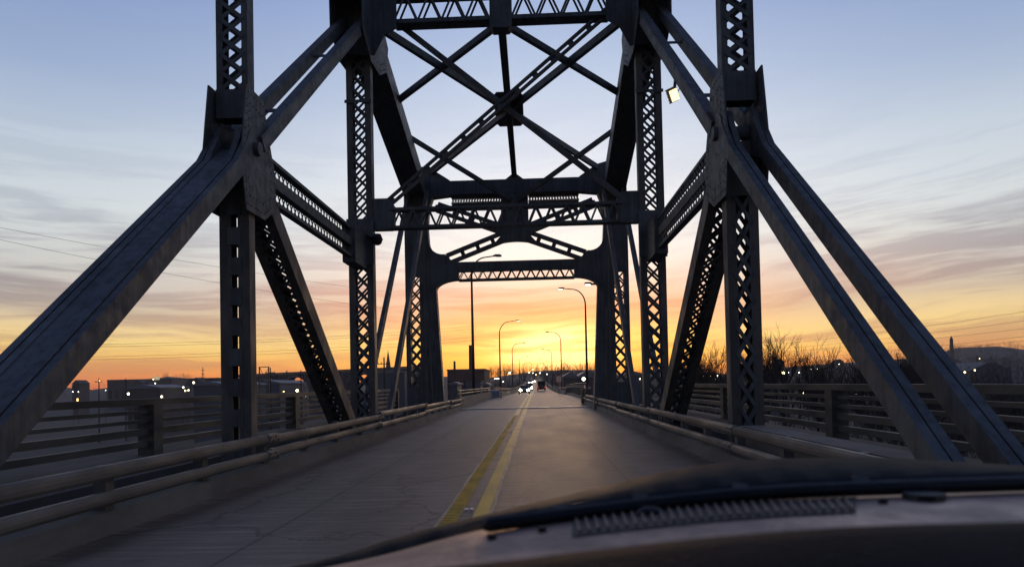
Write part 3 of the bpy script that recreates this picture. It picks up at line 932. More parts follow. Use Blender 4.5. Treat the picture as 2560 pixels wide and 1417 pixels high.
# speed limit sign
sg = empty('speed_limit_sign', 'speed limit 35 sign on an orange backing right of the road', 'sign', (at(1397, 947, 100).x, 100, road_z(100)))
zc = at(1397, 947, 100).z - road_z(100)
ORG = mat('orange_sheeting', (.95, .13, .05), (.85, .10, .04), 1, .35)
WSG = mat('sign_white', (.95, .90, .70), (.9, .85, .62), 1, .35)
BLK = mat('sign_black', (.02, .02, .02), (.02, .02, .02), 1, .5)
EO = emat('orange_reflect', (1.0, .16, .06), .55)
MB().box((0, .03, zc), (.86, .02, 1.04)).build('backing', ORG, sg)
b = MB()
b.box((0, .015, zc), (.60, .012, .80)); fp = b.build('face_panel', WSG, sg)
MB().bar((0, .07, -.3), (0, .07, zc + .5), .07, .07).build('post', STEEL_L, sg)


def text(body, size, loc, m, parent, name='lettering'):
    cu = bpy.data.curves.new(name, 'FONT'); cu.body = body; cu.size = size; cu.align_x = 'CENTER'; cu.align_y = 'CENTER'; cu.extrude = .002
    cu.materials.append(m)
    o = bpy.data.objects.new(name, cu); COL.objects.link(o); o.parent = parent; o.location = loc; o.rotation_euler = (R(90), 0, 0)
    me = bpy.data.meshes.new_from_object(o.evaluated_get(bpy.context.evaluated_depsgraph_get()))
    me.materials.clear(); me.materials.append(m)
    o2 = link(name, me, parent); o2.location = loc; o2.rotation_euler = (R(90), 0, 0)
    bpy.data.objects.remove(o)
    return o2


text('SPEED', .17, (0, .005, zc + .27), BLK, fp)
text('LIMIT', .17, (0, .005, zc + .11), BLK, fp)
text('35', .46, (0, .005, zc - .17), BLK, fp)
# small red and white panel behind the timber barrier
pn = at(1468, 969, 62)
o = empty('warning_panel', 'small red and white panel behind the right picket railing', 'sign', (pn.x, 62, 0))
MB().box((0, 0, pn.z), (.62, .03, .26)).build('panel', mat('panel_white', (.55, .52, .5)), o)
MB().box((-.06, -.02, pn.z), (.34, .02, .2)).build('red_field', mat('panel_red', (.5, .05, .04)), o)
MB().bar((.2, .03, 0), (.2, .03, pn.z + .1), .05, .05).build('post', STEEL, o)

# ---- vehicles


def vehicle(name, x, y, face, w, l, hb, hr, cab, label, cat, paint, lights=True):
    """face -1: front towards the camera; profile extruded across with side windows, wheels, lamps"""
    z = road_z(y)
    o = empty(name, label, cat, (x, y, z), 'vehicles on the approach road', 0.0 if face < 0 else math.pi)
    # local frame: front at -Y
    b = MB(); prof = [(0, .32), (-.05, .75), (.9, hb), (l, hb + .05), (l, .35)] if cab != 'box' else [(0, .35), (-.04, 1.0), (.15, hb), (l, hb), (l, .4)]
    b.prism(prof, (0, 0, 0), (0, 1, 0), (0, 0, 1), w); b.build('body', paint, o)
    if cab == 'box':
        MB().prism([(.35, hb), (.75, hr), (l - .05, hr), (l - .02, hb)], (0, 0, 0), (0, 1, 0), (0, 0, 1), w * .97).build('cabin', paint, o)
        MB().prism([(.33, hb + .1), (.62, hr - .2), (.64, hr - .2), (.36, hb + .1)], (0, 0, 0), (0, 1, 0), (0, 0, 1), w * .85).build('windscreen', GLASSD, o)
        MB().box((0, l + .0, (hb + hr) / 2), (w * .72, .03, (hr - hb) * .6)).build('rear_window', GLASSD, o)
    else:
        MB().prism([(.95, hb), (1.65, hr), (l * .72, hr), (l * .9, hb + .04)], (0, 0, 0), (0, 1, 0), (0, 0, 1), w * .84).build('cabin', paint, o)
        MB().prism([(.97, hb + .06), (1.55, hr - .08), (1.58, hr - .08), (1.02, hb + .06)], (0, -.06, 0), (0, 1, 0), (0, 0, 1), w * .76).build('windscreen', GLASSD, o)
        MB().box((0, l * .84, (hb + hr) / 2), (w * .7, .1, (hr - hb) * .55)).build('rear_window', GLASSD, o)
    for sx_ in (-1, 1):
        for yy in (.75, l - .85):
            wh = MB().tube([(sx_ * (w / 2 - .2), yy, .33), (sx_ * (w / 2 + .01), yy, .33)], .33, 14).build('wheel', BLACK, o)
            MB().tube([(sx_ * (w / 2), yy, .33), (sx_ * (w / 2 + .02), yy, .33)], .19, 10).build('rim', RAILM, wh)
        MB().sphere((sx_ * (w / 2 - .28), -.06, .70), .2, 10, 6, (1.1, .35, .9)).build('headlight', HEAD if lights and face < 0 else GLASSD, o)
        MB().box((sx_ * (w / 2 - .2), l + .02, .85), (.16, .05, .11)).build('tail_light', TAIL if face > 0 else mat('dull_red', (.2, .02, .02)), o)
    MB().box((0, -.08, .5), (w * .55, .06, .2)).build('grille', BLACK, o)
    MB().box((0, -.1, .36), (w * .95, .12, .14)).build('bumper', BLACK, o)
    return o


vehicle('car', -2.05, 118, -1, 1.85, 4.5, .95, 1.5, 'car', 'nearest oncoming car with bright headlights in the left lane', 'car', DARKCAR)
vehicle('car', -1.75, 168, -1, 1.85, 4.6, .95, 1.48, 'car', 'second oncoming car just behind the nearest one', 'car', DARKCAR)
vehicle('car', -1.95, 205, -1, 1.9, 4.8, 1.05, 1.75, 'box', 'third oncoming vehicle, higher, behind the second car', 'car', DARKCAR)
vehicle('car', -2.3, 300, -1, 1.9, 4.8, 1.05, 1.7, 'car', 'distant oncoming car on the rise with headlights left of the others', 'car', DARKCAR)
vehicle('car', -1.2, 380, -1, 1.9, 4.8, 1.05, 1.7, 'car', 'farthest oncoming car with two small headlights on the rise', 'car', DARKCAR)
vehicle('van', 1.25, 166, 1, 1.95, 5.0, 1.15, 2.35, 'box', 'dark van driving away with red tail lights in the right lane', 'van', DARKCAR)

# ================================================================ TOWN
GZ = -13.6


def building(name, p0, p1, y, depth, label, wall, roofm, gable=0.0, wins=None, lit=(), group=None, cat='building', stacks=()):
    """p0 = top-left pixel, p1 = bottom/right pixel of the facade facing us"""
    a = at(p0[0], p0[1], y); c = at(p1[0], p1[1], y)
    w = c.x - a.x; zt = (a.z + at(p1[0], p0[1] + (p1[0] - p0[0]) * -.021, y).z) / 2
    gz = hill_h((a.x + c.x) / 2, y) - .5
    o = empty(name, label, cat, ((a.x + c.x) / 2, y, gz), group)
    H = zt - gz
    MB().bx(-w / 2, w / 2, 0, depth, 0, H).build('wall', wall, o)
    if gable:
        MB().prism([(-w / 2 - .4, H + .02), (w / 2 + .4, H + .02), (w / 2 + .4, H + .35), (0, H + gable), (-w / 2 - .4, H + .35)], (0, depth / 2, 0), (1, 0, 0), (0, 0, 1), depth + .6).build('roof', roofm, o)
    else:
        b = MB(); b.bx(-w / 2 - .3, w / 2 + .3, -.3, depth + .3, H + .01, H + .6); b.build('roof', roofm, o)
    if wins:
        nx, z0, z1, nz = wins
        for j in range(nz):
            for i in range(nx):
                xx = -w / 2 + w * (i + .5) / nx; zz = H * (z0 + (z1 - z0) * (j + .5) / nz)
                ww, hh = w / nx * .5, H * (z1 - z0) / nz * .5
                q = MB().box((xx, -.06, zz), (ww + .25, .12, hh + .25)).build('window', STONE, o)
                MB().box((xx, -.14, zz), (ww, .06, hh)).build('pane', WINL if (i, j) in lit else GLASSD, q)
    return o, H, w


# left bank
o, H, w = building('store_building', (268, 951), (428, 990), 520, 60, 'long flat roofed store building on the far left skyline', WALLB, STONE, wins=(10, .2, .8, 1))
p = at(392, 945, 515)
s_ = empty('sign_board', 'lit rectangular sign board above the flat store roof', 'sign', (p.x, 515, hill_h(p.x, 515)))
MB().box((0, 0, p.z - hill_h(p.x, 515)), (4.2, .4, 2.6)).build('panel', emat('dim_sign', (.9, .8, .5), .5), s_)
MB().bar((0, .3, 0), (0, .3, p.z - hill_h(p.x, 515)), .5, .4).build('post', STONE, s_)
building('store_building', (470, 948), (545, 985), 380, 40, 'dark flat roofed block behind the left truss post', WALLB, STONE, wins=(4, .3, .8, 1))
building('warehouse', (484, 964), (560, 1000), 190, 30, 'grey windowless warehouse left of the nearest truss post', WALLG, ROOFW, gable=1.2)
building('filling_station', (405, 970), (450, 985), 260, 20, 'low building with a yellow lit front on the far left', WALLG, STONE, wins=(6, .15, .85, 1), lit=[(i, 0) for i in range(6)])
building('shop_building', (318, 972), (400, 1000), 240, 20, 'dark low shop building in front of the long store', WALLB, ROOFW, gable=1.5, wins=(6, .2, .7, 1))
building('warehouse', (640, 960), (700, 1000), 230, 25, 'grey warehouse left of the leaning sub-diagonal', WALLG, ROOFW, gable=1.4)
building('warehouse', (1045, 935), (1060, 990), 260, 40, 'pale grey shed beyond the left portal leg', WALLG, ROOFW)
building('warehouse', (938, 932), (1012, 985), 240, 40, 'pale grey shed between the left tall post and the portal', WALLG, ROOFW, gable=1.0)

# viaduct
va = at(640, 938, 430); vb = at(1062, 924, 330)
vd = (vb - va); vl = math.hypot(vd.x, vd.y); ang = math.atan2(vd.y, vd.x)
via = empty('arch_viaduct', 'old stone arch viaduct crossing the valley on the left', 'bridge', (va.x, va.y, GZ), None, ang)
vz = va.z - GZ
MB().bx(-30, vl, -2.2, 2.2, vz - .9, vz).build('deck', STONE, via)
MB().bx(-30, vl, -2.5, -2.25, vz + .01, vz + .9).build('parapet', STONE, via)
nspan = 5; sp = vl / nspan
for i in range(nspan + 1):
    MB().bx(i * sp - 1.1, i * sp + 1.1, -2.4, 2.4, 0, vz - .91).build('pier', STONE, via)
    if i < nspan:
        b = MB(); ri, n = (sp - 2.4) / 2, 14
        for k in range(n):
            w0, w1 = math.pi * k / n, math.pi * (k + 1) / n; cx = (i + .5) * sp; rz = vz * .42; zb = vz - 1.2 - rz - .9
            q = [(cx + ri * math.cos(w0), zb + rz * math.sin(w0)), (cx + (ri + .0) * math.cos(w0), zb + (rz + 1.2) * math.sin(w0) + .0), (cx + ri * math.cos(w1), zb + (rz + 1.2) * math.sin(w1)), (cx + ri * math.cos(w1), zb + rz * math.sin(w1))]
            if k == 0 or k == n - 1: continue
            b.prism(q[::-1], (0, 0, 0), (1, 0, 0), (0, 0, 1), 4.0)
        b.build('arch', STONE, via)
        for k in (-.7, -.42, .42, .7):
            cx = (i + .5) * sp + k * ri; zt = zb + (rz + 1.2) * math.sqrt(1 - k * k) - .2
            MB().bx(cx - .35, cx + .35, -1.9, 1.9, zt, vz - .92).build('spandrel_column', STONE, via)

# churches
p = at(970, 873, 620); gz = hill_h(p.x, 620)
ch = empty('church', 'church with twin pointed spires beyond the left viaduct', 'church', (p.x, 620, gz))
h = p.z - gz
for dx, hh in ((0, h), (8.6, h - 1.5)):
    t0 = MB().bx(dx - 2.4, dx + 2.4, -2.4, 2.4, 0, hh * .52).build('tower', STONE, ch)
    b = MB(); v = [(dx - 2.6, -2.6, hh * .52 + .02), (dx + 2.6, -2.6, hh * .52 + .02), (dx + 2.6, 2.6, hh * .52 + .02), (dx - 2.6, 2.6, hh * .52 + .02), (dx, 0, hh)]
    b.add(v, [(3, 2, 1, 0), (0, 1, 4), (1, 2, 4), (2, 3, 4), (3, 0, 4)]); b.build('spire', STONE, t0)
MB().bx(-1, 9.6, 2.5, 30, 0, h * .4).build('nave', STONE, ch)
MB().prism([(-1.4, h * .4 + .02), (10, h * .4 + .02), (4.3, h * .55)], (0, 16, 0), (1, 0, 0), (0, 0, 1), 27).build('roof', STONE, ch)
p = at(717, 924, 1000); gz = hill_h(p.x, 1000)
ch = empty('church', 'distant church with one thin spire on the left skyline', 'church', (p.x, 1000, gz)); h = p.z - gz
MB().bx(-2.5, 2.5, -2.5, 2.5, 0, h * .5).build('tower', STONE, ch)
b = MB(); b.add([(-2.6, -2.6, h * .5 + .02), (2.6, -2.6, h * .5 + .02), (2.6, 2.6, h * .5 + .02), (-2.6, 2.6, h * .5 + .02), (0, 0, h)], [(3, 2, 1, 0), (0, 1, 4), (1, 2, 4), (2, 3, 4), (3, 0, 4)]); b.build('spire', STONE, ch)
MB().bx(-4, 4, 2.6, 24, 0, h * .35).build('nave', STONE, ch)

# gantry and poles on the left
gt = empty('substation_gantry', 'braced steel gantry frame standing over the left bank', 'gantry', (at(661, 985, 150).x, 150, GZ))
gh = at(661, 917, 150).z - GZ; gw = 1.05
for dx in (-gw, gw): MB().bar((dx, 0, 0), (dx, 0, gh), .22, .22).build('leg', STEEL, gt)
for e in (1.0, .78, .56): MB().bar((-gw - .15, 0, gh * e), (gw + .15, 0, gh * e), .16, .16, (0, 1, 0)).build('beam', STEEL, gt)
for e0, e1 in ((.78, 1.0), (.56, .78)):
    for q in (-1, 1): MB().bar((-gw * q, .1, gh * e0), (gw * q, .1, gh * e1), .08, .08, (0, 1, 0)).build('brace', STEEL, gt)
MB().bx(-gw + .2, gw - .2, -.8, .8, 0, gh * .45).build('cabinet', WALLG, gt)


def utility_pole(px, top, y, label, arm=2.2):
    p = at(px, top, y); gz = hill_h(p.x, y); h = p.z - gz
    o = empty('utility_pole', label, 'utility pole', (p.x, y, gz), 'utility poles on the left bank')
    MB().tube([(0, 0, 0), (0, 0, h)], [.2, .12], 8).build('pole', BARK, o)
    MB().bar((-arm / 2, -.14, h - 1.1), (arm / 2, -.14, h - 1.1), .14, .14, (0, 1, 0)).build('crossarm', BARK, o)
    for dx in (-arm / 2 + .1, -arm / 5, arm / 5, arm / 2 - .1): MB().tube([(dx, -.14, h - 1.03), (dx, -.14, h - .75)], .06, 6).build('insulator', CONC, o)
    return o


utility_pole(676, 919, 150, 'utility pole with one crossarm just right of the gantry')
utility_pole(960, 893, 115, 'utility pole with one crossarm between the tall post and portal')
utility_pole(247, 945, 200, 'leftmost utility pole below the inclined chord')
utility_pole(314, 946, 205, 'utility pole just right of the leftmost pole')
utility_pole(752, 925, 170, 'utility pole close left of the leaning sub-diagonal', 1.6)
p = at(507, 917, 300); mh = p.z - GZ
mt = empty('radio_mast', 'thin mast with small platforms left of the nearest post', 'mast', (p.x, 300, GZ))
MB().tube([(0, 0, 0), (0, 0, mh)], [.5, .12], 6).build('pole', STEEL, mt)
for e in (.8, .88, .94): MB().box((0, 0, mh * e), (2.2 - e, .6, .25)).build('platform', STEEL, mt)

# factory with chimneys
o, H, w = building('factory', (1118, 926), (1212, 975), 340, 40, 'long dark brick factory with two chimneys left of the road', BRICK, STONE, wins=(12, .25, .85, 2))
for px, top, ww in ((1177, 862, 1.5), (1135, 902, .65)):
    p = at(px, top, 344)
    MB().tube([(p.x - o.location.x, 6, H - .3), (p.x - o.location.x, 6, p.z - o.location.z)], [ww * .95, ww * .82], 12).build('chimney', BRICK, o)
building('house', (1124, 962), (1143, 980), 170, 10, 'small pale gabled hut at the foot of the factory', WALLG, ROOFW, gable=.8, wins=(2, .3, .7, 1))
building('house', (1207, 964), (1220, 985), 170, 10, 'small pale gabled hut left of the second street lamp', WALLG, ROOFW, gable=.8, wins=(2, .3, .7, 1))
building('shop_building', (1165, 955), (1202, 975), 260, 20, 'grey block with windows below the chimneys', WALLG, STONE, wins=(5, .5, .9, 1))
p = at(1242, 944, 300)
cn = empty('canopy', 'pinkish filling station canopy lit from below left of the oncoming cars', 'canopy', (p.x, 300, GZ))
MB().box((0, 0, p.z - GZ), (4.5, 6, .6)).build('roof', mat('canopy_white', (.6, .5, .45)), cn)
for dx in (-1.6, 1.6): MB().bar((dx, 0, 0), (dx, 0, p.z - GZ - .31), .4, .4).build('column', CONC, cn)
MB().box((0, -1, p.z - GZ - .42), (2.0, 2, .2)).build('lamp', LAMP_S, cn)

# right side low buildings
building('warehouse', (1408, 944), (1445, 970), 240, 30, 'low warehouse with a pale roof right of the speed sign', WALLB, ROOFW, gable=2.0)
building('warehouse', (1445, 944), (1482, 970), 250, 30, 'second low warehouse with a pale roof beside the portal leg', WALLB, ROOFW, gable=2.2)
building('warehouse', (1562, 938), (1612, 965), 280, 30, 'low pale roofed shed seen past the right portal leg', WALLG, ROOFW, gable=1.6)
building('warehouse', (1690, 940), (1740, 965), 240, 30, 'pale roofed shed between the right sub-diagonal and tall post', WALLG, ROOFW, gable=1.5)
building('warehouse', (1745, 937), (1800, 962), 250, 30, 'long pale shed with three bright lamps behind bare trees', WALLG, ROOFW, gable=1.0)
building('warehouse', (1905, 938), (1968, 955), 280, 30, 'pale blue roofed shed under the large bare tree', WALLG, ROOFW, gable=1.2)
building('hall_building', (2425, 928), (2530, 950), 300, 50, 'large grey gabled hall on the far right slope', WALLG, WALLG, gable=4.0)
building('shop_building', (2478, 966), (2552, 985), 150, 14, 'low building with three lamps at the far right', WALLG, STONE, wins=(6, .2, .7, 1))
building('apartment_building', (2515, 876), (2528, 890), 900, 20, 'small flat topped block on the right skyline', STONE, STONE)
for i, (px, py) in enumerate(((2438, 896), (2470, 898), (2505, 897), (2390, 905), (2540, 902))):
    building('house', (px, py), (px + 13, py + 12), 640 + 20 * i, 10, 'small pale house on the far right hillside, %s' % ('beside the obelisk', 'second from the obelisk', 'mid slope', 'below the skyline', 'at the picture edge')[i], WALLG, STONE, gable=2.5)
rh = random.Random(77)
for i in range(22):
    px = rh.uniform(150, 540) if i < 12 else rh.uniform(600, 880); y = rh.uniform(330, 620); w_ = rh.uniform(10, 22)
    building('house', (px, rh.uniform(955, 968)), (px + w_, 985), y, 9, 'small dark gabled house in the far left town', WALLB if i % 2 else WALLG, STONE, gable=rh.uniform(1.5, 3), wins=(2, .3, .7, 1), lit=[(i % 2, 0)] if i % 5 == 0 else (), group='dark houses of the left town')
for i in range(16):
    px = rh.uniform(1720, 2540); y = rh.uniform(380, 620); w_ = rh.uniform(10, 20)
    building('house', (px, rh.uniform(905, 925)), (px + w_, 945), y, 9, 'small dark gabled house on the right hillside', WALLB if i % 2 else WALLG, STONE, gable=rh.uniform(1.5, 3), wins=(2, .3, .7, 1), lit=[(i % 2, 0)] if i % 4 == 0 else (), group='dark houses of the right hillside')
# obelisk
p = at(2378, 839, 700); gz = hill_h(p.x, 700)
ob = empty('obelisk', 'tall stone obelisk on the far right skyline', 'monument', (p.x, 700, gz)); h = p.z - gz
MB().tube([(0, 0, 0), (0, 0, h * .88)], [2.3, 1.55], 4).build('shaft', STONE, ob)
MB().tube([(0, 0, h * .88 + .01), (0, 0, h)], [1.6, .03], 4).build('tip', STONE, ob)
MB().bx(-3, 3, -3, 3, 0, h * .22).build('base', STONE, ob)

# ---- power lines


def wire(p0, y0, p1, y1, sag, label, r=.03):
    a, c = at(*p0, y0), at(*p1, y1); pts = []
    for i in range(25):
        f = i / 24; q = a.lerp(c, f); q.z -= sag * 4 * f * (1 - f); pts.append(q)
    o = MB().tube(pts, r, 5).build('power_line', WIRE)
    tag(o, label, 'power line', 'power lines crossing the sky')


wire((-200, 530), 70, (960, 728), 130, .6, 'upper of two power lines crossing the upper left sky', .02)
wire((-200, 556), 70, (960, 770), 130, .8, 'lower of two power lines crossing the upper left sky', .02)
for i, (ya, yb) in enumerate(((862, 845), (868, 851), (893, 872), (900, 880))):
    wire((150, ya), 170, (1190, yb - 30), 240, 1.2, ('highest', 'second', 'third', 'lowest')[i] + ' of the four low power lines over the left skyline', .035)
for i, (ya, yb) in enumerate(((838, 765), (846, 790), (850, 812), (868, 832), (880, 842))):
    wire((1700, ya + 40), 260, (2700, yb - 8), 140, 1.5, ('highest', 'second', 'third', 'fourth', 'lowest')[i] + ' of the five power lines over the right skyline', .026)

# ---- bare trees


def bare_tree(px, top, y, spread, seed, label, n_lim=5, trunk=13.0, name='bare_tree', lean=0.0, group='bare trees on the right bank'):
    rn = random.Random(seed); p = at(px, top, y); gz = hill_h(p.x, y); H = p.z - gz
    o = empty(name, label, 'tree', (p.x, y, gz), group)
    tb, cb = MB(), MB()

    def grow(pos, d, L, r, lev):
        pts = [pos]; q = pos.copy(); dd = d.copy(); k = 4 if lev < 2 else 3
        for i in range(k):
            dd = (dd + V((rn.uniform(-1, 1), rn.uniform(-1, 1), rn.uniform(-.4, .8))) * (.16 if lev else .06)).normalized()
            q = q + dd * (L / k); pts.append(q.copy())
        rr = [r * (1 - .55 * i / k) for i in range(k + 1)]
        (tb if lev == 0 else cb).tube(pts, rr, 7 if lev == 0 else (4 if lev < 3 else 3), lev == 0)
        if lev >= n_lim: return
        nb = (7, 5, 5, 4, 3, 3)[lev]
        for i in range(nb):
            f = rn.uniform(.7 if lev == 0 else .3, 1.0) if i < nb - 1 else 1.0
            j = min(k - 1, int(f * k)); bp = pts[j].lerp(pts[j + 1], f * k - j) if f < 1 else pts[-1]
            az_ = rn.uniform(0, 2 * math.pi); tilt = rn.uniform(.35, .95) * spread if f < 1 else rn.uniform(.05, .3)
            u = dd.orthogonal().normalized(); w = dd.cross(u)
            nd = (dd * math.cos(tilt) + (u * math.cos(az_) + w * math.sin(az_)) * math.sin(tilt) + V((0, 0, .18))).normalized()
            grow(bp, nd, (7.5, 4.8, 3.1, 2.0, 1.3, 1.0)[lev] * rn.uniform(.7, 1.15), max(.024, r * (.58 if f < 1 else .6)), lev + 1)

    grow(V((0, 0, 0)), V((lean, 0, 1)).normalized(), trunk, .36, 0)
    top_z = max(v[2] for v in cb.v); k = H / top_z
    for b in (tb, cb): b.v = [(v[0] * k, v[1] * k, v[2] * k) for v in b.v]
    tr = tb.build('trunk', BARK, o); cb.build('crown', BARK, o)
    return o


bare_tree(1955, 800, 92, 1.0, 11, 'largest bare tree on the right between the tall truss members', 5, 15.5)
bare_tree(1785, 848, 105, .8, 12, 'slim bare tree just left of the nearest right post', 5)
bare_tree(1748, 862, 120, .8, 13, 'bare tree close to the right sub-diagonal', 5)
bare_tree(1900, 860, 100, .7, 14, 'bare tree against the right edge of the nearest right post', 5)
bare_tree(2030, 850, 95, .95, 15, 'spreading bare tree leaning towards the right inclined chord', 5)
bare_tree(2195, 828, 80, .9, 16, 'bare tree seen in the gap between the two halves of the inclined chord', 5)
bare_tree(2315, 824, 85, .9, 17, 'bare tree right of the inclined chord beside the obelisk', 5)
bare_tree(2240, 860, 88, .9, 18, 'low bushy bare tree behind the inclined chord on the right', 5)

# hazy distant woods: masses of fine twigs on the hills


def woods(name, spots, label):
    """leafless clumps: a dozen kinked stems each, with side twigs and finer twigs on those"""
    b = MB(); rn = random.Random(5)

    def sliver(p, q, w):
        d = (q - p); sd_ = V((d.z, 0, -d.x)) if abs(d.x) + abs(d.z) > 1e-6 else V((1, 0, 0)); sd_ = sd_.normalized() * w
        b.add([p - sd_, p + sd_, q + sd_ * .45, q - sd_ * .45], [(0, 1, 2, 3)])

    for (x, y, z, r, n) in spots:
        for i in range(max(5, n // 22)):
            th = rn.uniform(0, 2 * math.pi); ph = abs(rn.gauss(0, .45)); q = V((x + rn.uniform(-.25, .25) * r, y + rn.uniform(-.25, .25) * r, z - r * .7))
            d = V((math.cos(th) * math.sin(ph), math.sin(th) * math.sin(ph), math.cos(ph))); w = r * .013; L = r * rn.uniform(1.1, 1.8)
            for k in range(4):
                d = (d + V((rn.uniform(-1, 1), rn.uniform(-1, 1), rn.uniform(-.3, .6))) * .28).normalized(); e = q + d * (L / 4)
                sliver(q, e, w); w *= .78
                if k:
                    for m_ in range(3):
                        t0 = q.lerp(e, rn.random()); d2 = (d * .7 + V((rn.uniform(-1, 1), rn.uniform(-1, 1), rn.uniform(-.2, .7)))).normalized(); t1 = t0 + d2 * (L * rn.uniform(.14, .3)); sliver(t0, t1, w * .7)
                        for m2 in range(2):
                            t2 = t0.lerp(t1, rn.uniform(.3, 1)); d3 = (d2 + V((rn.uniform(-1, 1), rn.uniform(-1, 1), rn.uniform(-.4, .7)))).normalized(); sliver(t2, t2 + d3 * (L * rn.uniform(.07, .16)), w * .45)
                q = e
    o = b.build(name, TWIG); tag(o, label, 'woods', kind='stuff')


rn = random.Random(21)
sp_c = []
for i in range(150):          # centre and right of the road
    px = rn.uniform(1225, 1500); y = rn.uniform(480, 760); x = at(px, 950, y).x
    r = rn.uniform(4, 7.5); sp_c.append((x, y, hill_h(x, y) + r * .8 + 3, r, 200))
for px, top, r in ((1226, 917, 7), (1245, 920, 6), (1263, 914, 6), (1285, 917, 6), (1310, 917, 8), (1340, 912, 9), (1365, 913, 8), (1395, 910, 10), (1420, 909, 11), (1450, 910, 10), (1475, 912, 9)):
    y = 560; p = at(px, top, y); sp_c.append((p.x, y, p.z - r * .75, r, 520)); sp_c.append((p.x + r * .9, y - 15, p.z - r * .95, r * .9, 420))
woods('far_woods', sp_c, 'brown mass of leafless woods behind the end of the road')
sp_r = []
for i in range(1500):
    px = rn.uniform(1500, 2700); y = rn.uniform(480, 1000); x = at(px, 950, y).x
    r = rn.uniform(3.5, 7); sp_r.append((x, y, hill_h(x, y) + r * .5, r, 110))
woods('hillside_woods', sp_r, 'dark leafless woods covering the right hillside')
sp_l = []
for i in range(200):
    px = rn.uniform(-150, 1120); y = rn.uniform(650, 1200); x = at(px, 950, y).x
    r = rn.uniform(4, 7); sp_l.append((x, y, hill_h(x, y) + r * .4, r, 110))
woods('skyline_woods', sp_l, 'low dark woods along the left skyline')
# scrub on the near right bank under the trees
sp_s = []
for i in range(90):
    px = rn.uniform(1900, 2700); y = rn.uniform(60, 130); x = at(px, 950, y).x
    r = rn.uniform(2.0, 4.5); sp_s.append((x, y, GZ + r + rn.uniform(2, 6), r, 200))
for i in range(26):
    px = rn.uniform(2180, 2650); y = rn.uniform(42, 60); p = at(px, rn.uniform(935, 1010), y); r = rn.uniform(1.5, 2.6)
    sp_s.append((p.x, y, p.z - r * .5, r, 320)); sp_s.append((p.x + .5, y, p.z - r * 1.8, r * 1.3, 200))
woods('bank_scrub', sp_s, 'tangled dark scrub on the right river bank')

# ---- lamps of the town
POLE0 = {}


def town_light(px, py, y, r, warm, label, group):
    p = at(px, py, y); gz = hill_h(p.x, y)
    o = empty('town_lamp', label, 'lamp', (p.x, y, gz), group); h = p.z - gz
    MB().tube([(0, 0, min(0, h - .5)), (0, .3, h)], .06 if y < 200 else .1, 5).build('pole', POLEM, o)
    MB().sphere((0, 0, h), r * .55, 8, 5).build('bulb', LAMP_Y if warm else LAMP_W, o)


GL, GM, GR = 'lamps on the left bank', 'lamps at the end of the road', 'lamps on the right bank'
for px, py, y, r, wm, lb in (
        (321, 984, 190, .55, 0, 'white lamp in front of the dark shop building on the left'), (404, 991, 190, .5, 1, 'yellow lamp low in front of the yellow lit station'),
        (484, 956, 300, .75, 1, 'yellow lamp at the roof edge of the grey warehouse left of the post'), (458, 968, 250, .5, 0, 'white lamp right of the yellow lit station front'),
        (463, 976, 250, .45, 1, 'warm lamp just below the white lamp by the station'), (471, 975, 250, .45, 1, 'warm lamp between the station and the grey warehouse'),
        (383, 948, 400, .35, 0, 'small lamp left of the lit sign board'), (388, 958, 350, .4, 0, 'small lamp below the lit sign board'),
        (182, 979, 300, .3, 0, 'faint lamp farthest left under the inclined chord'), (196, 979, 300, .3, 0, 'faint lamp second from the left under the inclined chord'),
        (264, 975, 300, .25, 0, 'faint lamp between the two leftmost utility poles'), (249, 952, 400, .4, 1, 'warm lamp on the skyline by the leftmost utility pole'),
        (743, 976, 160, .55, 1, 'bright yellow lamp left of the leaning sub-diagonal'), (709, 978, 200, .25, 1, 'small warm lamp left of the bright yellow lamp'),
        (848, 948, 220, .45, 1, 'warm lamp between the sub-diagonal and the tall post'), (765, 989, 160, .22, 0, 'tiny white lamp just right of the bright yellow lamp'),
        (989, 960, 180, .45, 1, 'warm lamp on the pale shed left of the portal'), (990, 983, 120, .12, 0, 'tiny white lamp low by the railing left of the portal'),
        (807, 947, 240, .3, 1, 'small warm lamp seen through the lacing of the sub-diagonal')):
    town_light(px, py, y, r, wm, lb, GL)
for px, py, y, r, wm, lb in (
        (1274, 932, 420, .9, 0, 'brightest white lamp under the woods left of the cars'), (1244, 945, 298, .5, 0, 'white lamp at the filling station canopy'),
        (1323, 931, 500, .5, 0, 'small lamp first in the row above the oncoming cars'), (1332, 932, 500, .5, 1, 'small warm lamp second in the row above the oncoming cars'),
        (1350, 932, 500, .6, 0, 'small white lamp straight above the van'), (1340, 936, 500, .4, 1, 'faint warm lamp just below the row above the cars'),
        (1368, 935, 480, .7, 0, 'white lamp above and right of the van'), (1332, 924, 520, .4, 1, 'highest faint lamp in the woods above the road'),
        (1258, 954, 300, .3, 0, 'tiny lamp right of the filling station canopy'), (1459, 947, 130, .55, 0, 'single bright lamp between the speed sign and the right portal leg')):
    town_light(px, py, y, r, wm, lb, GM)
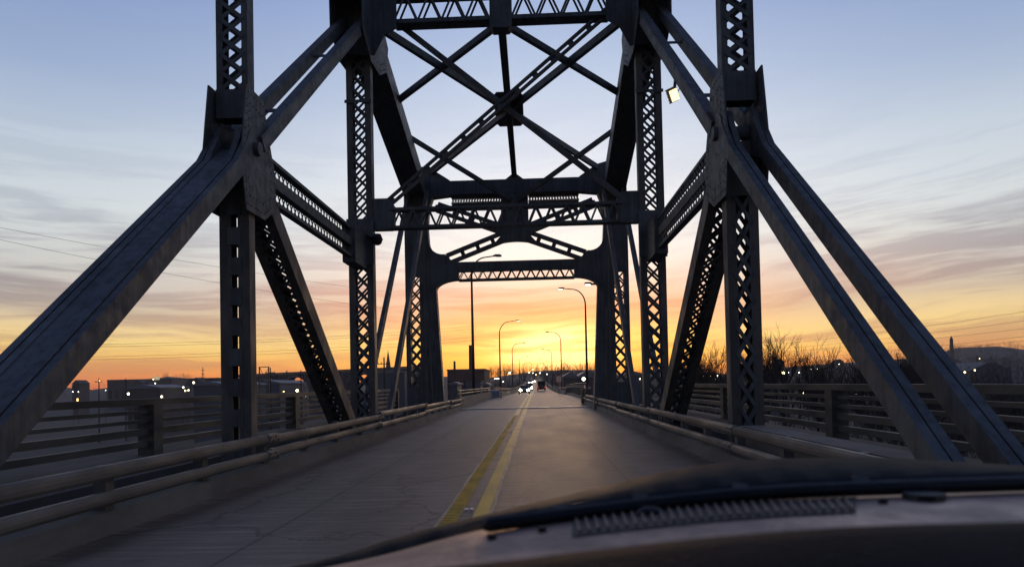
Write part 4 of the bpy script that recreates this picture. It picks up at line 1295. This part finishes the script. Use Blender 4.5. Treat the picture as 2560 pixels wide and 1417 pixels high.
for px, py, y, r, wm, lb in (
        (1759, 940, 200, .5, 1, 'first of three bright lamps on the long pale shed'), (1777, 939, 200, .6, 1, 'middle of three bright lamps on the long pale shed'),
        (1793, 939, 200, .45, 0, 'last of three bright lamps on the long pale shed'), (1745, 941, 200, .35, 0, 'small lamp left of the three on the pale shed'),
        (1788, 946, 190, .25, 0, 'tiny lamp low below the three on the pale shed'), (1600, 947, 220, .3, 0, 'tiny lamp left of the right tall post'),
        (1958, 932, 220, .85, 1, 'brightest lamp on the right, at the foot of the largest bare tree'), (1972, 931, 230, .35, 0, 'small lamp just right of the brightest right lamp'),
        (1998, 931, 230, .35, 0, 'small lamp second to the right of the brightest right lamp'), (1943, 923, 300, .25, 0, 'faint lamp above the brightest right lamp'),
        (1903, 946, 200, .35, 0, 'low lamp beside the right edge of the nearest right post'), (1900, 928, 260, .35, 0, 'upper lamp beside the right edge of the nearest right post'),
        (2010, 983, 110, .42, 1, 'yellow lamp seen through the right railing left of its thick post'), (2068, 985, 110, .42, 1, 'yellow lamp seen through the right railing right of its thick post'),
        (2140, 984, 110, .2, 0, 'small white lamp through the right railing beside the chord'), (2098, 910, 400, .3, 0, 'faint lamp on the wooded hill left of the inclined chord'),
        (2412, 930, 200, .42, 1, 'yellow lamp left of the large grey hall'), (2437, 925, 200, .3, 1, 'small lamp on the corner of the large grey hall'),
        (2449, 896, 500, .4, 1, 'faint lamp on the hillside right of the obelisk'), (2517, 976, 140, .3, 1, 'first of three lamps on the low far right building'),
        (2533, 975, 140, .35, 1, 'middle of three lamps on the low far right building'), (2547, 975, 140, .3, 1, 'last of three lamps on the low far right building'),
        (2028, 923, 350, .3, 1, 'faint warm lamp in the woods left of the inclined chord'), (2043, 922, 350, .3, 1, 'second faint warm lamp in the woods left of the inclined chord')):
    town_light(px, py, y, r, wm, lb, GR)

# ================================================================ OWN CAR (seen from inside)
own = empty('own_car', 'dark front edge of the car the picture is taken from, with wiper and dashboard', 'car', (0, 0, 0))
COWLM = mat('sunset_tinted_cowl', (.50, .33, .26), (.30, .21, .17), 9, .40, .6, .6, .25, (1, 1, 1), 7, .52)  # pinkish tint stands in for the sunset sky reflected in the windscreen
HOODM = mat('black_hood', (.010, .011, .012), (.016, .016, .017), 6, .75, 0, .12, .1)
DASHM = mat('dashboard_vinyl', (.008, .010, .014), (.006, .008, .011), 20, .85, 0, .1, .3)


def curve_pts(ctrl, n=40):
    """smooth curve (catmull-rom) through pixel control points"""
    out = []
    for i in range(len(ctrl) - 1):
        p = [V(ctrl[max(0, min(len(ctrl) - 1, i + k))]) for k in (-1, 0, 1, 2)]
        m_ = n // (len(ctrl) - 1)
        for j in range(m_):
            t = j / m_
            out.append(.5 * ((2 * p[1]) + (p[2] - p[0]) * t + (2 * p[0] - 5 * p[1] + 4 * p[2] - p[3]) * t * t + (3 * p[1] - p[0] - 3 * p[2] + p[3]) * t ** 3))
    out.append(V(ctrl[-1]))
    return out


def sheet(rows, name, m, parent):
    n = len(rows[0]); vs = [p for r in rows for p in r]; fs = []
    for i in range(len(rows) - 1):
        for j in range(n - 1): fs.append((i * n + j, i * n + j + 1, (i + 1) * n + j + 1, (i + 1) * n + j))
    return MB().add(vs, fs).build(name, m, parent, True)


e1 = [at(p.x, p.y, .62) for p in curve_pts([(500, 1450), (900, 1428), (1200, 1402), (1500, 1366), (1800, 1334), (2100, 1312), (2400, 1302), (2900, 1296), (4300, 1300)])]
sheet([[p + V((0, 0, -.09)) for p in e1], [p + V((0, 0, -.012)) for p in e1], [p + V((0, -.008, 0)) for p in e1], [p + V((0, -.05, .002)) for p in e1], [p + V((0, -.22, -.006)) for p in e1], [p + V((0, -.36, -.06)) for p in e1], [p + V((0, -.40, -.2)) for p in e1]], 'dashboard', DASHM, own)
e2n = [at(p.x, p.y, .76) for p in curve_pts([(500, 1500), (900, 1445), (1200, 1415), (1500, 1378), (1800, 1346), (2100, 1324), (2400, 1314), (2900, 1308), (4300, 1312)])]
e2f = [at(p.x, p.y, 1.0) for p in curve_pts([(500, 1475), (900, 1400), (1200, 1324), (1500, 1276), (1800, 1246), (2100, 1234), (2400, 1224), (2900, 1210), (4300, 1200)])]
sheet([e2n, [a.lerp(b_, .33) + V((0, 0, .006)) for a, b_ in zip(e2n, e2f)], [a.lerp(b_, .66) + V((0, 0, .006)) for a, b_ in zip(e2n, e2f)], e2f, [p + V((0, .02, -.05)) for p in e2f]], 'cowl', COWLM, own)
cowl = [o for o in own.children if o.name.startswith('cowl')][0]
# vent slots: raised ribs over a dark recess, lying on the cowl


def on_cowl(u, t, up):
    i = u * .875 * (len(e2n) - 1); k = min(int(i), len(e2n) - 2); f = i - k
    a, c = e2n[k].lerp(e2n[k + 1], f), e2f[k].lerp(e2f[k + 1], f)
    return a.lerp(c, t) + V((0, 0, .006 * (min(t, .33, 1 - t) / .33) + up))


RIBM = mat('vent_rib_plastic', (.30, .20, .14), (.22, .15, .11), 20, .5, .3)
for i in range(30):
    u = .402 + i * .0112
    MB().bar(on_cowl(u + .003, .30, .004), on_cowl(u - .002 - .0002 * i, .66, .003), .0022, .004).build('vent_rib', RIBM, cowl)
sheet([[on_cowl(.395 + .34 * i / 30, t_, .0016) for i in range(31)] for t_ in (.27, .4, .55, .69)], 'vent_recess', mat('vent_recess_plastic', (.10, .078, .066), (.06, .048, .042), 14, .6), cowl)
for u in (.30, .36, .77, .83): MB().tube([on_cowl(u, .5, .0), on_cowl(u, .5, .006)], .006, 8).build('clip', BLACK, cowl)
# wiper: arm and blade
wc = [at(p.x, p.y, .93) for p in curve_pts([(1207, 1312), (1400, 1286), (1600, 1262), (1850, 1236), (2150, 1220), (2900, 1196)])]
wp = empty_p = link('wiper', MB().tube(wc, [.007] + [.0105] * (len(wc) - 1), 8).mesh('wiper'), own); wp.data.materials.append(BLACK)
wc2 = [at(p.x, p.y, .95) for p in curve_pts([(1207, 1304), (1400, 1272), (1600, 1243), (1850, 1216), (2150, 1199), (2900, 1176)])]
MB().tube(wc2, .0045, 6).build('blade_spine', BLACK, wp)
for t in (8, 16, 24, 32): MB().bar(wc[t], wc2[t], .02, .012).build('clip', BLACK, wp)
p = at(2310, 1254, .9) ; MB().tube([p + V((0, 0, -.03)), p + V((0, 0, .012))], [.03, .024], 14).build('pivot_cap', BLACK, wp)
p = at(1625, 1283, .9) ; MB().sphere(p, .012, 10, 6, (1.6, 1, .8)).build('washer_nozzle', BLACK, own)
# hood behind the wiper
e3 = [at(p.x, p.y, 1.32) for p in curve_pts([(400, 1480), (760, 1424), (1000, 1352), (1250, 1288), (1500, 1226), (1700, 1176), (1880, 1154), (2150, 1149), (2450, 1166), (2900, 1196), (4300, 1230)])]
e2h = [p + V((0, .015, -.006)) for p in e2f]
k = min(len(e3), len(e2h)); rs = lambda L, n: [L[int(round(i * (len(L) - 1) / (n - 1)))] for i in range(n)]
e3, e2h = rs(e3, 61), rs(e2h, 61)
sheet([[p + V((0, 0, -.05)) for p in e2h], e2h, [a.lerp(b_, .5) + V((0, 0, .012)) for a, b_ in zip(e2h, e3)], [a.lerp(b_, .85) + V((0, 0, .012)) for a, b_ in zip(e2h, e3)], e3, [p + V((0, .12, -.02)) for p in e3], [p + V((0, .5, -.2)) for p in e3]], 'hood', HOODM, own)
# windscreen glass
gm = bpy.data.materials.new('windscreen_glass'); gm.use_nodes = True; t = gm.node_tree; t.nodes.clear(); q = NG(t)
tb_ = q.n('ShaderNodeBsdfTransparent'); tb_.inputs[0].default_value = (.965, .97, .972, 1); ou = q.n('ShaderNodeOutputMaterial'); t.links.new(tb_.outputs[0], ou.inputs[0])
rows = []
for zz, yy in ((-.35, .80), (0, .66), (.4, .50), (.75, .34)):
    rows.append([V((-1.0 + 2.1 * i / 14, yy + .1 - .12 * ((i - 7) / 7) ** 2, CAM_H + zz)) for i in range(15)])
sheet(rows, 'windscreen', gm, own)

# unseen cabin roof, sides and tail, added to keep skylight off the dashboard
b = MB(); b.bx(-.78, 1.12, -2.6, .12, CAM_H + .27, CAM_H + .33); b.build('roof', HOODM, own)
for xx in (-.80, 1.14): MB().bx(xx - .02, xx + .02, -2.6, .22, .35, CAM_H + .26).build('side_panel', HOODM, own)
MB().bx(-.77, 1.11, -2.64, -2.6, .35, CAM_H + .26).build('tail_panel', HOODM, own)
MB().bx(-.77, 1.11, -2.58, .3, .35, .42).build('cabin_floor', HOODM, own)

# thin evening haze over the valley
hz = bpy.data.materials.new('evening_haze'); hz.use_nodes = True; t = hz.node_tree; t.nodes.clear(); q = NG(t)
pv = q.n('ShaderNodeVolumePrincipled'); pv.inputs['Color'].default_value = (.85, .82, .85, 1); pv.inputs['Density'].default_value = .00017; pv.inputs['Anisotropy'].default_value = .2
ou = q.n('ShaderNodeOutputMaterial'); t.links.new(pv.outputs[0], ou.inputs['Volume'])
b = MB(); b.bx(-1800, 1800, -1800, 1800, -16, 95); o = b.build('haze', hz); tag(o, 'thin evening haze over the river valley', 'haze', kind='stuff')
